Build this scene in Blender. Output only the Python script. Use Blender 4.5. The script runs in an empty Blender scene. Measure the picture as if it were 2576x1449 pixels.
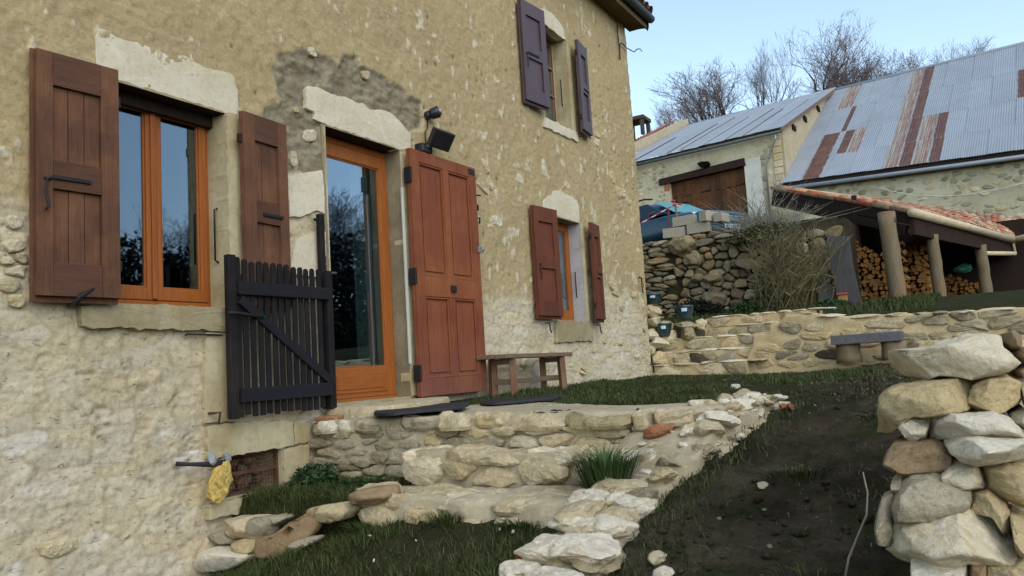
import bpy, bmesh, math, random
import numpy as np
from mathutils import Vector, Matrix, Euler
rad = math.radians
C = bpy.context.scene.collection
scene = bpy.context.scene
# ---------------------------------------------------------------- camera
CAM_D, CAM_H, YAW, PITCH, ROLL, FPX = (4.190775, 0.170356, 0.53324, 0.101976, 0.061816, 2000.000001)
def _cam():
    f = Vector((math.cos(YAW)*math.cos(PITCH), math.sin(YAW)*math.cos(PITCH), math.sin(PITCH)))
    r = Vector((math.sin(YAW), -math.cos(YAW), 0)); u = r.cross(f)
    c, s = math.cos(ROLL), math.sin(ROLL)
    r2, u2 = c*r - s*u, s*r + c*u
    cd = bpy.data.cameras.new('camera'); co = bpy.data.objects.new('camera', cd); C.objects.link(co)
    m = Matrix((r2, u2, -f)).transposed().to_4x4(); m.translation = Vector((0, -CAM_D, CAM_H))
    co.matrix_world = m
    cd.sensor_fit = 'HORIZONTAL'; cd.sensor_width = 36; cd.lens = 36*FPX/2576
    cd.clip_start = .05; cd.clip_end = 3000
    scene.camera = co
_cam()
# ---------------------------------------------------------------- sky, sun, exposure
SUN_EL, SUN_AZ = rad(40), rad(235)          # azimuth measured counter-clockwise from +x
W = bpy.data.worlds.new('World'); scene.world = W; W.use_nodes = True
nt = W.node_tree; nt.nodes.clear()
sky = nt.nodes.new('ShaderNodeTexSky'); sky.sky_type = 'NISHITA'; sky.sun_disc = False
sky.sun_elevation = SUN_EL; sky.sun_rotation = rad(90) - SUN_AZ
sky.altitude = 700; sky.air_density = 1.0; sky.dust_density = 1.2; sky.ozone_density = 1.2
hsv = nt.nodes.new('ShaderNodeHueSaturation'); hsv.inputs['Saturation'].default_value = .8; hsv.inputs['Hue'].default_value = .485
bg = nt.nodes.new('ShaderNodeBackground'); bg.inputs['Strength'].default_value = .15
wo = nt.nodes.new('ShaderNodeOutputWorld')
nt.links.new(sky.outputs[0], hsv.inputs['Color']); nt.links.new(hsv.outputs[0], bg.inputs[0]); nt.links.new(bg.outputs[0], wo.inputs[0])
sl = bpy.data.lights.new('sun', 'SUN'); so = bpy.data.objects.new('sun', sl); C.objects.link(so)
sl.energy = .6; sl.angle = rad(60); sl.color = (1.0, .90, .74)
_d = Vector((math.cos(SUN_EL)*math.cos(SUN_AZ), math.cos(SUN_EL)*math.sin(SUN_AZ), math.sin(SUN_EL)))
so.rotation_euler = _d.to_track_quat('Z', 'Y').to_euler()
vs = scene.view_settings; vs.view_transform = 'Standard'; vs.look = 'None'; vs.gamma = 1; vs.use_curve_mapping = False
vs.exposure = 1.06
scene.cycles.max_bounces = 6; scene.cycles.diffuse_bounces = 3; scene.cycles.glossy_bounces = 3
scene.cycles.transparent_max_bounces = 8

# ---------------------------------------------------------------- numpy noise
def _h(ix, iy, iz, s):
    n = (ix*374761393 + iy*668265263 + iz*2147483647 + s*1274126177) & 0xffffffff
    n = ((n ^ (n >> 13))*1274126177) & 0xffffffff
    n = ((n ^ (n >> 16))*2246822519) & 0xffffffff
    return ((n ^ (n >> 15)) & 0xffffff)/float(0xffffff)
def vn(p, s=0):
    p = np.asarray(p, float); i = np.floor(p).astype(np.int64); f = p - i; f = f*f*(3 - 2*f)
    x, y, z = i[..., 0], i[..., 1], i[..., 2]; fx, fy, fz = f[..., 0], f[..., 1], f[..., 2]
    def c(a, b, d): return _h(x+a, y+b, z+d, s)
    x00 = c(0,0,0)*(1-fx)+c(1,0,0)*fx; x10 = c(0,1,0)*(1-fx)+c(1,1,0)*fx
    x01 = c(0,0,1)*(1-fx)+c(1,0,1)*fx; x11 = c(0,1,1)*(1-fx)+c(1,1,1)*fx
    return ((x00*(1-fy)+x10*fy)*(1-fz) + (x01*(1-fy)+x11*fy)*fz)*2 - 1
def fbm(p, o=4, s=0, g=.5):
    p = np.asarray(p, float); a = 1.; t = 0.; r = 0.
    for k in range(o):
        r = r + a*vn(p, s + k*17); t += a; a *= g; p = p*2.03 + 5.7
    return r/t
def worley(x, y, s=0):
    ix, iy = np.floor(x).astype(np.int64), np.floor(y).astype(np.int64)
    f1 = np.full(x.shape, 9.); f2 = np.full(x.shape, 9.); cid = np.zeros(x.shape)
    for a in (-1, 0, 1):
        for b in (-1, 0, 1):
            cx, cy = ix+a, iy+b
            px = cx + .1 + .8*_h(cx, cy, cx*0, s); py = cy + .1 + .8*_h(cx, cy, cx*0+7, s)
            d = np.hypot(px-x, py-y); k = _h(cx, cy, cx*0+13, s)
            n = d < f1
            f2 = np.where(n, f1, np.minimum(f2, d)); cid = np.where(n, k, cid); f1 = np.where(n, d, f1)
    return f1, f2, cid
def sstep(a, b, x):
    t = np.clip((x-a)/(b-a), 0, 1); return t*t*(3-2*t)
def V3(a, b, c): return np.stack([a, b, c], -1)

# ---------------------------------------------------------------- objects
def link(o, parent=None):
    C.objects.link(o)
    if parent is not None: o.parent = parent
    return o
def tag(o, label=None, cat=None, group=None, kind=None):
    if label: o['label'] = label
    if cat: o['category'] = cat
    if group: o['group'] = group
    if kind: o['kind'] = kind
    return o
def empty(name, label, cat, loc=(0, 0, 0), rz=0, group=None):
    o = bpy.data.objects.new(name, None); o.empty_display_size = .1
    link(o); o.location = loc; o.rotation_euler = (0, 0, rz)
    return tag(o, label, cat, group)
def mesh(name, v, f, mat, smooth=False, attrs=None):
    me = bpy.data.meshes.new(name)
    if isinstance(v, np.ndarray) and isinstance(f, np.ndarray):
        n, k = f.shape
        me.vertices.add(len(v)); me.vertices.foreach_set('co', v.astype(np.float32).ravel())
        me.loops.add(n*k); me.loops.foreach_set('vertex_index', f.astype(np.int32).ravel())
        me.polygons.add(n); me.polygons.foreach_set('loop_start', np.arange(0, n*k, k, dtype=np.int32))
        me.polygons.foreach_set('loop_total', np.full(n, k, dtype=np.int32)); me.update(calc_edges=True)
    else:
        me.from_pydata([tuple(q) for q in v], [], [tuple(q) for q in f])
    if smooth: me.polygons.foreach_set('use_smooth', np.ones(len(me.polygons), bool))
    for k, a in (attrs or {}).items():
        at = me.attributes.new(k, 'FLOAT', 'POINT'); at.data.foreach_set('value', np.asarray(a, np.float32).ravel())
    me.materials.append(mat); me.validate(); return me
def obj(name, me, parent=None): return link(bpy.data.objects.new(name, me), parent)
class MB:
    """collects shapes, builds one mesh object"""
    def __init__(s): s.v = []; s.f = []
    def add(s, v, f):
        b = len(s.v); s.v += [tuple(map(float, q)) for q in v]; s.f += [tuple(int(i)+b for i in q) for q in f]; return s
    def box(s, x0, x1, y0, y1, z0, z1, m=None):
        v = [(x0,y0,z0),(x1,y0,z0),(x1,y1,z0),(x0,y1,z0),(x0,y0,z1),(x1,y0,z1),(x1,y1,z1),(x0,y1,z1)]
        if m is not None: v = [m @ Vector(q) for q in v]
        return s.add(v, [(0,3,2,1),(4,5,6,7),(0,1,5,4),(1,2,6,5),(2,3,7,6),(3,0,4,7)])
    def bar(s, a, b, w, h, up=(0, 0, 1)):
        a, b = Vector(a), Vector(b); d = (b-a); L = d.length; d.normalize()
        u = Vector(up); r = d.cross(u).normalized(); u = r.cross(d)
        m = Matrix((r, d, u)).transposed().to_4x4(); m.translation = a
        return s.box(-w/2, w/2, 0, L, -h/2, h/2, m)
    def tube(s, pts, r, n=8, cap=True):
        pts = [Vector(p) for p in pts]; rs = r if isinstance(r, (list, tuple)) else [r]*len(pts)
        b = []; up = Vector((.13, .27, .95))
        for i, p in enumerate(pts):
            d = (pts[min(i+1, len(pts)-1)] - pts[max(i-1, 0)]).normalized()
            if abs(d.dot(up)) > .95: up = Vector((.9, .3, .1))
            x = d.cross(up).normalized(); y = d.cross(x)
            b += [p + rs[i]*(math.cos(2*math.pi*k/n)*x + math.sin(2*math.pi*k/n)*y) for k in range(n)]
        f = [(i*n+k, i*n+(k+1) % n, (i+1)*n+(k+1) % n, (i+1)*n+k) for i in range(len(pts)-1) for k in range(n)]
        if cap: f += [tuple(range(n))[::-1], tuple(range((len(pts)-1)*n, len(pts)*n))]
        return s.add(b, f)
    def lathe(s, prof, n=20, c=(0, 0, 0)):
        b = [(c[0]+r*math.cos(2*math.pi*k/n), c[1]+r*math.sin(2*math.pi*k/n), c[2]+z) for r, z in prof for k in range(n)]
        f = [(i*n+k, i*n+(k+1) % n, (i+1)*n+(k+1) % n, (i+1)*n+k) for i in range(len(prof)-1) for k in range(n)]
        f += [tuple(range(n))[::-1], tuple(range((len(prof)-1)*n, len(prof)*n))]
        return s.add(b, f)
    def prism(s, poly, fn):
        """poly in 2D, fn(a, b, t) -> 3D for t = 0 (back) and 1 (front)"""
        n = len(poly)
        v = [fn(a, b, 0) for a, b in poly] + [fn(a, b, 1) for a, b in poly]
        return s.add(v, [tuple(range(n))[::-1], tuple(range(n, 2*n))] + [(i, (i+1) % n, n+(i+1) % n, n+i) for i in range(n)])
    def me(s, name, mat, smooth=False): return mesh(name, s.v, s.f, mat, smooth)
    def build(s, name, mat, parent=None, smooth=False, bevel=0, seg=2):
        m = s.me(name, mat, smooth)
        bm = bmesh.new(); bm.from_mesh(m); bmesh.ops.recalc_face_normals(bm, faces=bm.faces); bm.to_mesh(m); bm.free()
        o = obj(name, m, parent)
        if bevel:
            b = o.modifiers.new('bevel', 'BEVEL'); b.width = bevel; b.segments = seg; b.limit_method = 'ANGLE'
        return o
def smooth_poly(p, n):
    """resample a closed outline to n points, corners slightly rounded"""
    p = np.array(p, float); q = np.roll(p, -1, 0)
    p = np.stack([p*.78+q*.22, p*.22+q*.78], 1).reshape(-1, 2)
    q = np.vstack([p, p[:1]]); L = np.r_[0, np.cumsum(np.hypot(*np.diff(q, axis=0).T))]
    t = np.linspace(0, L[-1], n, endpoint=False)
    return np.stack([np.interp(t, L, q[:, 0]), np.interp(t, L, q[:, 1])], 1)
def area(p): x, y = p[:, 0], p[:, 1]; return .5*np.sum(x*np.roll(y, -1) - y*np.roll(x, -1))
def stone_mesh(poly, depth, seed, mat, n=14, rings=((1., -.6), (1.02, .0), (.93, .32), (.6, .5)), rough=.06, fr=None, bulge=0, tilt=.15, crag=0, cuts=5, fine=.0, cutr=(.66, .9), flat=0.):
    """a stone whose face fills an outline: rings of the outline run from its back to its face; local a, b, c (c = out)"""
    p = smooth_poly(poly, n)
    if area(p) < 0: p = p[::-1]
    c = p.mean(0); p = p - c; size = math.sqrt(abs(area(p)))
    rnd = np.random.default_rng(seed); ta, tb = rnd.uniform(-tilt, tilt, 2)
    v = []
    for sc, t in rings:
        z = t*depth + (ta*p[:, 0]*sc + tb*p[:, 1]*sc if t > 0 else 0)
        v.append(np.stack([p[:, 0]*sc, p[:, 1]*sc, z + 0*p[:, 0]], 1))
    v = np.vstack(v + [[[0, 0, rings[-1][1]*depth + .02*size]]])
    ext = np.abs(v).max(0)+1e-6; qv = v/ext
    for _ in range(cuts):
        nn = rnd.normal(size=3); nn[2] = abs(nn[2])*.8 + flat; nn /= np.linalg.norm(nn); sup = (qv @ nn).max(); e = qv @ nn - sup*rnd.uniform(*cutr); qv = qv - np.where(e > 0, e, 0)[:, None]*nn*.95
    v = qv*ext
    k = 2.2/max(size, 1e-3)
    d = np.stack([fbm(v*k + seed*3.1 + 40*j, 3, seed % 97) for j in range(3)], 1)*rough*size*2
    if crag:
        d += np.stack([np.abs(vn(v*k*.7 + seed + 9*j, 5))*np.sign(vn(v*k*.35 + 3*j, 8)) for j in range(3)], 1)*crag*size
    if fine:
        d += np.stack([fbm(v*k*4.5 + seed + 11*j, 4, 3+j, .6) for j in range(3)], 1)*fine*size
    back = np.repeat([r[1] <= -.3 for r in rings], n); d[:len(back)][back] *= .3
    v = v + d
    f = []; m = len(rings)
    for i in range(m-1):
        f += [(i*n+j, i*n+(j+1) % n, (i+1)*n+(j+1) % n, (i+1)*n+j) for j in range(n)]
    f += [((m-1)*n+j, (m-1)*n+(j+1) % n, m*n) for j in range(n)] + [tuple(range(n))[::-1]]
    return mesh('stone', v, f, mat), c
_ICO = {}
def _ico(sub):
    if sub not in _ICO:
        bm = bmesh.new(); bmesh.ops.create_icosphere(bm, subdivisions=sub, radius=1)
        _ICO[sub] = (np.array([q.co[:] for q in bm.verts]), np.array([[v.index for v in f.verts] for f in bm.faces])); bm.free()
    return _ICO[sub]
def stone_solid(poly, depth, seed, mat, sub=4, rough=.05, crag=.05, ledge=.035, cuts=9, cutr=(.7, .93)):
    """a whole stone whose silhouette follows an outline; cut by a few planes, bedded, and rough"""
    p = np.array(poly, float); p = p if area(p) > 0 else p[::-1]
    q = np.vstack([p, p[:1]]); A = p[:, 0]*np.roll(p[:, 1], -1)-np.roll(p[:, 0], -1)*p[:, 1]; c = np.array([((p[:, k]+np.roll(p[:, k], -1))*A).sum() for k in (0, 1)])/(3*A.sum())
    L = np.r_[0, np.cumsum(np.hypot(*np.diff(q, axis=0).T))]; t = np.linspace(0, L[-1], 400); o = np.stack([np.interp(t, L, q[:, 0]), np.interp(t, L, q[:, 1])], 1)-c
    th = np.arctan2(o[:, 1], o[:, 0]); R = np.hypot(o[:, 0], o[:, 1]); k = np.argsort(th); th, R = th[k], R[k]
    th = np.r_[th-2*np.pi, th, th+2*np.pi]; R = np.tile(R, 3); v0, f = _ico(sub); size = math.sqrt(abs(area(p)))
    r = np.hypot(v0[:, 0], v0[:, 1]); a = np.arctan2(v0[:, 1], v0[:, 0]); Rv = np.interp(a, th, R)*r**.55
    z = np.sign(v0[:, 2])*np.abs(v0[:, 2])**.7*depth*.55
    v = np.stack([Rv*np.cos(a), Rv*np.sin(a), z], 1); rnd = np.random.default_rng(seed)
    ext = np.abs(v).max(0); w_ = v/ext
    for _ in range(cuts):
        n = rnd.normal(size=3); n[2] = abs(n[2])+.9; n /= np.linalg.norm(n); s = (w_ @ n).max(); e = w_ @ n - s*rnd.uniform(*cutr); w_ = w_ - np.where(e > 0, e, 0)[:, None]*n*.95
    v = w_*ext; g = 1/size; nrm = v/(np.linalg.norm(v, axis=1)[:, None]+1e-9)
    h = rough*fbm(v*g*2.2+seed, 4, seed % 71)+crag*(np.abs(fbm(v*g*3.1+seed*2, 3, 5))-.15)+.034*fbm(v*g*9+seed, 5, 6, .65)+ledge*vn(V3(v[:, 0]*g*1.2, v[:, 1]*g*7+seed, v[:, 2]*g*1.2), 9)
    v = v+nrm*(h*size)[:, None]
    return mesh('stone', v, f, mat), c
def frame(o, origin, u, v, w):
    m = Matrix((Vector(u), Vector(v), Vector(w))).transposed().to_4x4(); m.translation = Vector(origin)
    o.matrix_local = m
    return o
XF = ((0, -1, 0), (0, 0, 1), (-1, 0, 0))          # a plane that faces the yard's near end (-x): a = -y, b = z
YF = ((1, 0, 0), (0, 0, 1), (0, -1, 0))           # the facade: a = x, b = z
def face_stone(name, poly, plane, at, depth, seed, mat, parent, ox=0, **k):
    """poly in (y, z) for plane 'x', (x, z) for plane 'y'; at = the plane's own coordinate"""
    if plane == 'x': poly = [(-a, b) for a, b in poly]
    me, c = stone_mesh(poly, depth, seed, mat, **k)
    o = obj(name, me, parent)
    return frame(o, (at, -c[0], c[1]) if plane == 'x' else (c[0], at, c[1]), *(XF if plane == 'x' else YF))
def cells(x0, x1, z0, z1, nx, nz, seed, gap, jit=.38, merge=.0):
    """irregular rubble: clipped Voronoi cells of a jittered brick lattice, with joints of width gap"""
    rnd = np.random.default_rng(seed); pts = []
    w, h = (x1-x0)/nx, (z1-z0)/nz
    for j in range(-1, nz+1):
        for i in range(-1, nx+1):
            if rnd.random() < merge: continue
            pts.append((x0+(i+.5+.5*(j % 2)+rnd.uniform(-jit, jit))*w, z0+(j+.5+rnd.uniform(-jit, jit))*h))
    pts = np.array(pts); ar = w/h; out = []
    q = pts*[1, ar]
    for k, p in enumerate(q):
        if not (x0 <= pts[k, 0] <= x1 and z0 <= pts[k, 1] <= z1): continue
        poly = [np.array(a) for a in ((x0, z0*ar), (x1, z0*ar), (x1, z1*ar), (x0, z1*ar))]
        o = np.argsort(((q-p)**2).sum(1))[1:16]
        for i in o:
            n = q[i]-p; d = np.linalg.norm(n); n = n/d; lim = d/2 - gap/2
            new = []
            for a in range(len(poly)):
                A, B = poly[a], poly[(a+1) % len(poly)]; da, db = (A-p) @ n-lim, (B-p) @ n-lim
                if da <= 0: new.append(A)
                if da*db < 0: new.append(A+(B-A)*da/(da-db))
            poly = new
            if len(poly) < 3: break
        if len(poly) >= 3:
            pl = np.array(poly)/[1, ar]
            if abs(area(pl)) > .08*w*h: out.append(pl)
    return out
def rock_mesh(seed, mat, sx, sy, sz, sub=2, rough=.2, cuts=7, name='stone'):
    bm = bmesh.new(); bmesh.ops.create_icosphere(bm, subdivisions=sub, radius=1)
    v = np.array([q.co[:] for q in bm.verts]); rnd = np.random.default_rng(seed)
    for k in range(cuts):
        n = rnd.normal(size=3); n /= np.linalg.norm(n); d = rnd.uniform(.55, .85)
        e = v @ n - d; v = v - np.where(e > 0, e, 0)[:, None]*n*.93
    v = v*(1 + rough*fbm(v*1.6+seed*7.7, 4, seed % 89)[:, None] + (.10*fbm(v*5+seed, 4, 7, .65)[:, None] if sub > 2 else 0))
    v = v*[sx, sy, sz]
    for q, c in zip(bm.verts, v): q.co = c
    me = bpy.data.meshes.new(name); bm.to_mesh(me); bm.free(); me.materials.append(mat); return me

# ---------------------------------------------------------------- materials
class N:
    def __init__(s, name):
        s.m = bpy.data.materials.new(name); s.m.use_nodes = True; s.t = s.m.node_tree
        s.p = s.t.nodes['Principled BSDF']; s.out = s.t.nodes['Material Output']
        s.p.inputs['Specular IOR Level'].default_value = .3
    def n(s, k, **kw):
        q = s.t.nodes.new('ShaderNode'+k)
        for a, b in kw.items(): setattr(q, a, b)
        return q
    def l(s, a, b): s.t.links.new(a, b)
    def coord(s, kind='Object', scale=(1, 1, 1)):
        tc = s.n('TexCoord'); mp = s.n('Mapping'); mp.inputs['Scale'].default_value = scale
        if kind == 'World':
            g = s.n('NewGeometry'); s.l(g.outputs['Position'], mp.inputs['Vector'])
        else: s.l(tc.outputs[kind], mp.inputs['Vector'])
        return mp.outputs[0]
    def noise(s, vec, scale, det=5, rough=.6, dist=0):
        q = s.n('TexNoise'); q.inputs['Scale'].default_value = scale; q.inputs['Detail'].default_value = det
        q.inputs['Roughness'].default_value = rough; q.inputs['Distortion'].default_value = dist
        s.l(vec, q.inputs['Vector']); return q.outputs[0]
    def vor(s, vec, scale, feat='F1', out='Distance'):
        q = s.n('TexVoronoi', feature=feat); q.inputs['Scale'].default_value = scale; s.l(vec, q.inputs['Vector']); return q.outputs[out]
    def ramp(s, fac, stops):
        q = s.n('ValToRGB'); e = q.color_ramp.elements
        while len(e) < len(stops): e.new(.5)
        for x, (p, c) in zip(e, stops):
            x.position = p; x.color = (*c, 1) if hasattr(c, '__len__') else (c, c, c, 1)
        s.l(fac, q.inputs[0]); return q.outputs[0]
    def mix(s, fac, a, b, mode='MIX'):
        q = s.n('Mix', data_type='RGBA', blend_type=mode)
        for v, i in ((fac, 0), (a, 6), (b, 7)):
            if hasattr(v, 'is_linked'): s.l(v, q.inputs[i])
            elif hasattr(v, '__len__'): q.inputs[i].default_value = (*v, 1)
            else: q.inputs[i].default_value = v
        return q.outputs[2]
    def math(s, op, a, b=0.):
        q = s.n('Math', operation=op)
        for v, i in ((a, 0), (b, 1)):
            if hasattr(v, 'is_linked'): s.l(v, q.inputs[i])
            else: q.inputs[i].default_value = v
        return q.outputs[0]
    def attr(s, name): q = s.n('Attribute', attribute_name=name); return q.outputs['Fac']
    def rnd(s): return s.n('ObjectInfo').outputs['Random']
    def bump(s, h, strength=.4, dist=.01, prev=None):
        q = s.n('Bump'); q.inputs['Strength'].default_value = strength; q.inputs['Distance'].default_value = dist
        s.l(h, q.inputs['Height'])
        if prev is not None: s.l(prev, q.inputs['Normal'])
        return q.outputs[0]
    def fin(s, col=None, rough=.85, normal=None, metal=0, spec=None):
        if col is not None:
            if hasattr(col, 'is_linked'): s.l(col, s.p.inputs['Base Color'])
            else: s.p.inputs['Base Color'].default_value = (*col, 1)
        if hasattr(rough, 'is_linked'): s.l(rough, s.p.inputs['Roughness'])
        else: s.p.inputs['Roughness'].default_value = rough
        s.p.inputs['Metallic'].default_value = metal
        if spec is not None: s.p.inputs['Specular IOR Level'].default_value = spec
        if normal is not None: s.l(normal, s.p.inputs['Normal'])
        return s.m
def srgb(r, g, b): return tuple((c/255/12.92 if c <= 10 else ((c/255+.055)/1.055)**2.4) for c in (r, g, b))
def m_stone(name, cols, spots, scale=6, bump=.5, kind='Object'):
    """stones: one tone per stone out of cols, mottled by lichen or iron stains"""
    s = N(name); v = s.coord(kind); k = len(cols)
    base = s.ramp(s.rnd(), [(i/max(k-1, 1), c) for i, c in enumerate(cols)])
    n1 = s.noise(v, scale, 6, .65, .4); n2 = s.noise(v, scale*3.7, 6, .7)
    c = s.mix(s.ramp(n1, [(.52, 0.), (.66, .9)]), base, spots[0])
    c = s.mix(s.math('MULTIPLY', s.ramp(n2, [(.52, 0.), (.68, 1.)]), .7), c, spots[1])
    c = s.mix(.25, c, s.ramp(s.noise(v, scale*9, 4, .7), [(.3, (.45, .43, .4)), (.7, (1, 1, 1))]), 'MULTIPLY')
    h = s.mix(.5, n2, s.noise(v, scale*8, 6, .75))
    rg = s.n('TexNoise', noise_type='RIDGED_MULTIFRACTAL'); rg.inputs['Scale'].default_value = scale*.8; rg.inputs['Detail'].default_value = 7; rg.inputs['Roughness'].default_value = .6
    s.l(s.coord(kind, (1, 2.2, 1)), rg.inputs['Vector']); c = s.mix(s.ramp(rg.outputs[0], [(.7, 0.), (1., .6)]), c, tuple(x*.42 for x in cols[0]))
    c = s.mix(s.ramp(s.noise(v, scale*14, 3, .7), [(.6, 0.), (.7, .45)]), c, tuple(min(1, x*1.25) for x in cols[0]))
    b = s.bump(n1, .8, .03); b = s.bump(rg.outputs[0], .5, .02, b); b = s.bump(h, min(1, bump*1.7), .02, b)
    c = s.mix(.4, c, s.ramp(s.noise(v, scale*2.1, 8, .75, .3), [(.34, (.5, .46, .4)), (.5, (1, 1, 1))]), 'MULTIPLY')
    return s.fin(c, .92, b, spec=.12)
def m_wood(name, a, b, axis=2, scale=1., rough=.6, bump=.3, spec=.3, wear=None, wearamt=.5, fade=None):
    s = N(name); sc = [22*scale]*3; sc[axis] = 1.3*scale
    v = s.coord('Object', sc); n1 = s.noise(v, 1.4, 6, .65, 1.2)
    ofs = s.math('MULTIPLY', s.rnd(), .35)
    c = s.mix(s.ramp(s.math('ADD', s.math('MULTIPLY', n1, .8), ofs), [(.3, 0.), (.85, 1.)]), a, b)
    v2 = s.coord('Object'); n2 = s.noise(v2, 3*scale, 5, .6)
    if wear is not None: c = s.mix(s.math('MULTIPLY', s.ramp(n2, [(.45, 0.), (.7, 1.)]), wearamt), c, wear)
    if fade is not None:
        z = s.n('SeparateXYZ'); s.l(v2, z.inputs[0]); k = s.math('ADD', z.outputs[2], s.math('MULTIPLY', n2, .9))
        c = s.mix(s.ramp(k, [(.35, .75), (1., 0.)]), c, fade)
        c = s.mix(s.ramp(s.noise(v2, 34, 4, .7), [(.68, 0.), (.73, .5)]), c, srgb(176,140,112))
    g = s.noise(v, 4, 6, .7); c = s.mix(.5, c, s.ramp(g, [(.32, (.42, .40, .38)), (.62, (1, 1, 1))]), 'MULTIPLY')
    r = s.ramp(n2, [(.3, rough-.12), (.7, rough+.15)])
    return s.fin(c, r, s.bump(g, bump, .004), spec=spec)
def m_plain(name, col, rough=.6, metal=0, var=.25, scale=14, bump=.15, spec=.4):
    s = N(name); v = s.coord('Object'); n1 = s.noise(v, scale, 5, .65)
    c = s.mix(var, col, s.ramp(n1, [(.3, tuple(x*.3 for x in col)), (.7, tuple(min(1, x*1.7) for x in col))]))
    return s.fin(c, rough, s.bump(n1, bump, .004), metal, spec)
M = {}
pale = [srgb(206,192,160), srgb(190,172,136), srgb(214,202,174), srgb(196,176,132), srgb(176,162,132), srgb(208,190,150)]
M['pale_stone'] = m_stone('pale_limestone', pale, (srgb(176,150,104), srgb(224,214,190)), 8)
M['hero_stone'] = m_stone('quarried_limestone', [srgb(226,216,190), srgb(218,204,172), srgb(224,212,182)], (srgb(190,154,94), srgb(230,222,204)), 7, .8)
M['white_stone'] = m_stone('white_limestone', [srgb(224,214,192), srgb(214,204,180)], (srgb(198,180,144), srgb(232,226,210)), 7, .5)
M['ochre_stone'] = m_stone('ochre_limestone', [srgb(206,184,138), srgb(196,176,134)], (srgb(208,194,160), srgb(140,130,98)), 8, .6)
M['brown_stone'] = m_stone('brown_stone', [srgb(162,134,98), srgb(150,128,98)], (srgb(104,84,62), srgb(168,150,120)), 6, .6)
M['grey_stone'] = m_stone('grey_stone', [srgb(178,168,142), srgb(162,152,128)], (srgb(176,168,150), srgb(104,96,80)), 6, .6)
M['dry_stone'] = m_stone('dry_wall_stone', [srgb(138,128,102), srgb(118,110,92), srgb(150,138,108), srgb(130,114,82), srgb(112,108,98), srgb(160,146,112)], (srgb(78,76,66), srgb(140,132,104)), 6, .6)
M['mixed_stone'] = m_stone('mortared_stone', [srgb(166,154,126), srgb(148,138,112), srgb(184,172,140), srgb(132,122,100), srgb(172,156,120), srgb(156,148,130)], (srgb(116,104,78), srgb(186,174,146)), 6, .6)
M['dark_stone'] = m_stone('dark_stone', [srgb(82,78,68), srgb(72,66,58)], (srgb(62,58,52), srgb(104,98,82)), 7, .6)
M['red_stone'] = m_stone('reddish_stone', [srgb(158,112,78), srgb(146,92,70)], (srgb(126,92,70), srgb(178,148,110)), 6, .5)
def m_mortar(name, a, b, c2, sc=7):
    s = N(name); v = s.coord('World'); n1 = s.noise(v, sc*.35, 6, .65, .5); n2 = s.noise(v, sc*3, 6, .7)
    c = s.mix(s.ramp(n1, [(.35, 0.), (.65, 1.)]), a, b); c = s.mix(s.ramp(n2, [(.5, 0.), (.75, 1.)]), c, c2)
    return s.fin(c, .95, s.bump(s.mix(.5, n2, s.noise(v, sc*9, 5, .7)), .7, .012), spec=.1)
M['mortar'] = m_mortar('lime_mortar', srgb(190,172,134), srgb(172,152,112), srgb(206,190,156))
M['grey_mortar'] = m_mortar('cement_mortar', srgb(176,164,138), srgb(156,144,116), srgb(196,184,158))
M['dark_joint'] = m_mortar('earthy_joint', srgb(64,58,46), srgb(50,45,36), srgb(86,78,62))
M['joint'] = m_mortar('weathered_joint', srgb(138,126,98), srgb(112,100,76), srgb(160,148,120))
M['barn_wall'] = m_mortar('barn_render', srgb(190,182,156), srgb(172,162,132), srgb(152,140,108), 1.6)
M['white_wall'] = m_mortar('white_render', srgb(196,196,186), srgb(184,182,170), srgb(170,164,148), 1.)
def m_dressed(name, a, b):
    s = N(name); v = s.coord('World'); n1 = s.noise(v, 2.4, 6, .6, .6); n2 = s.noise(v, 26, 6, .72)
    st = s.noise(s.coord('World', (9, 9, .9)), 1.6, 5, .6)
    c = s.mix(s.ramp(n1, [(.4, 0.), (.68, 1.)]), a, b)
    c = s.mix(s.math('MULTIPLY', s.ramp(st, [(.56, 0.), (.75, 1.)]), .22), c, tuple(x*.62 for x in b))
    c = s.mix(.4, c, s.ramp(n2, [(.32, (.55, .52, .46)), (.52, (1, 1, 1))]), 'MULTIPLY')
    return s.fin(c, .93, s.bump(n2, .45, .008), spec=.12)
M['lintel'] = m_dressed('limewashed_stone', srgb(208,198,174), srgb(194,182,152))
M['jamb'] = m_dressed('dressed_stone', srgb(184,172,140), srgb(160,144,106))
M['sill'] = m_dressed('weathered_sill', srgb(164,152,122), srgb(140,126,92))
M['reveal_blue'] = m_dressed('washed_reveal', srgb(176,174,176), srgb(156,150,142))
M['reveal'] = m_dressed('reveal_plaster', srgb(142,130,104), srgb(112,102,80))
M['shutter'] = m_wood('stained_oak', srgb(106,74,56), srgb(86,60,46), 2, 1, .7, .45, .12, srgb(138,96,68), .7)
M['shutter_h'] = m_wood('stained_oak_rail', srgb(98,68,53), srgb(80,56,45), 0, 1, .7, .35, .12, srgb(116,80,58), .4)
M['shutter_up'] = m_wood('oak_sky_sheen', srgb(84,64,66), srgb(70,54,58), 2, 1, .5, .25, .5, srgb(96,80,90), .5)  # violet tone puts the sky's sheen into the wood colour
M['shutter_red'] = m_wood('red_brown_oak', srgb(112,66,48), srgb(90,54,42), 2, 1, .7, .3, .12, srgb(130,78,54), .4)
M['door_leaf'] = m_wood('red_door_wood', srgb(140,80,50), srgb(118,64,44), 2, .8, .62, .3, .14, srgb(160,104,66), .55, srgb(122,80,72))
M['new_wood'] = m_wood('honey_wood', srgb(164,98,46), srgb(148,84,40), 2, .9, .5, .12, .2)
M['new_wood_h'] = m_wood('honey_wood_rail', srgb(160,94,44), srgb(144,82,38), 0, .9, .5, .12, .2)
M['gate'] = m_wood('tarred_wood', srgb(36,34,35), srgb(26,24,25), 2, 1, .75, .4, .12, srgb(60,54,50), .5)
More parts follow.
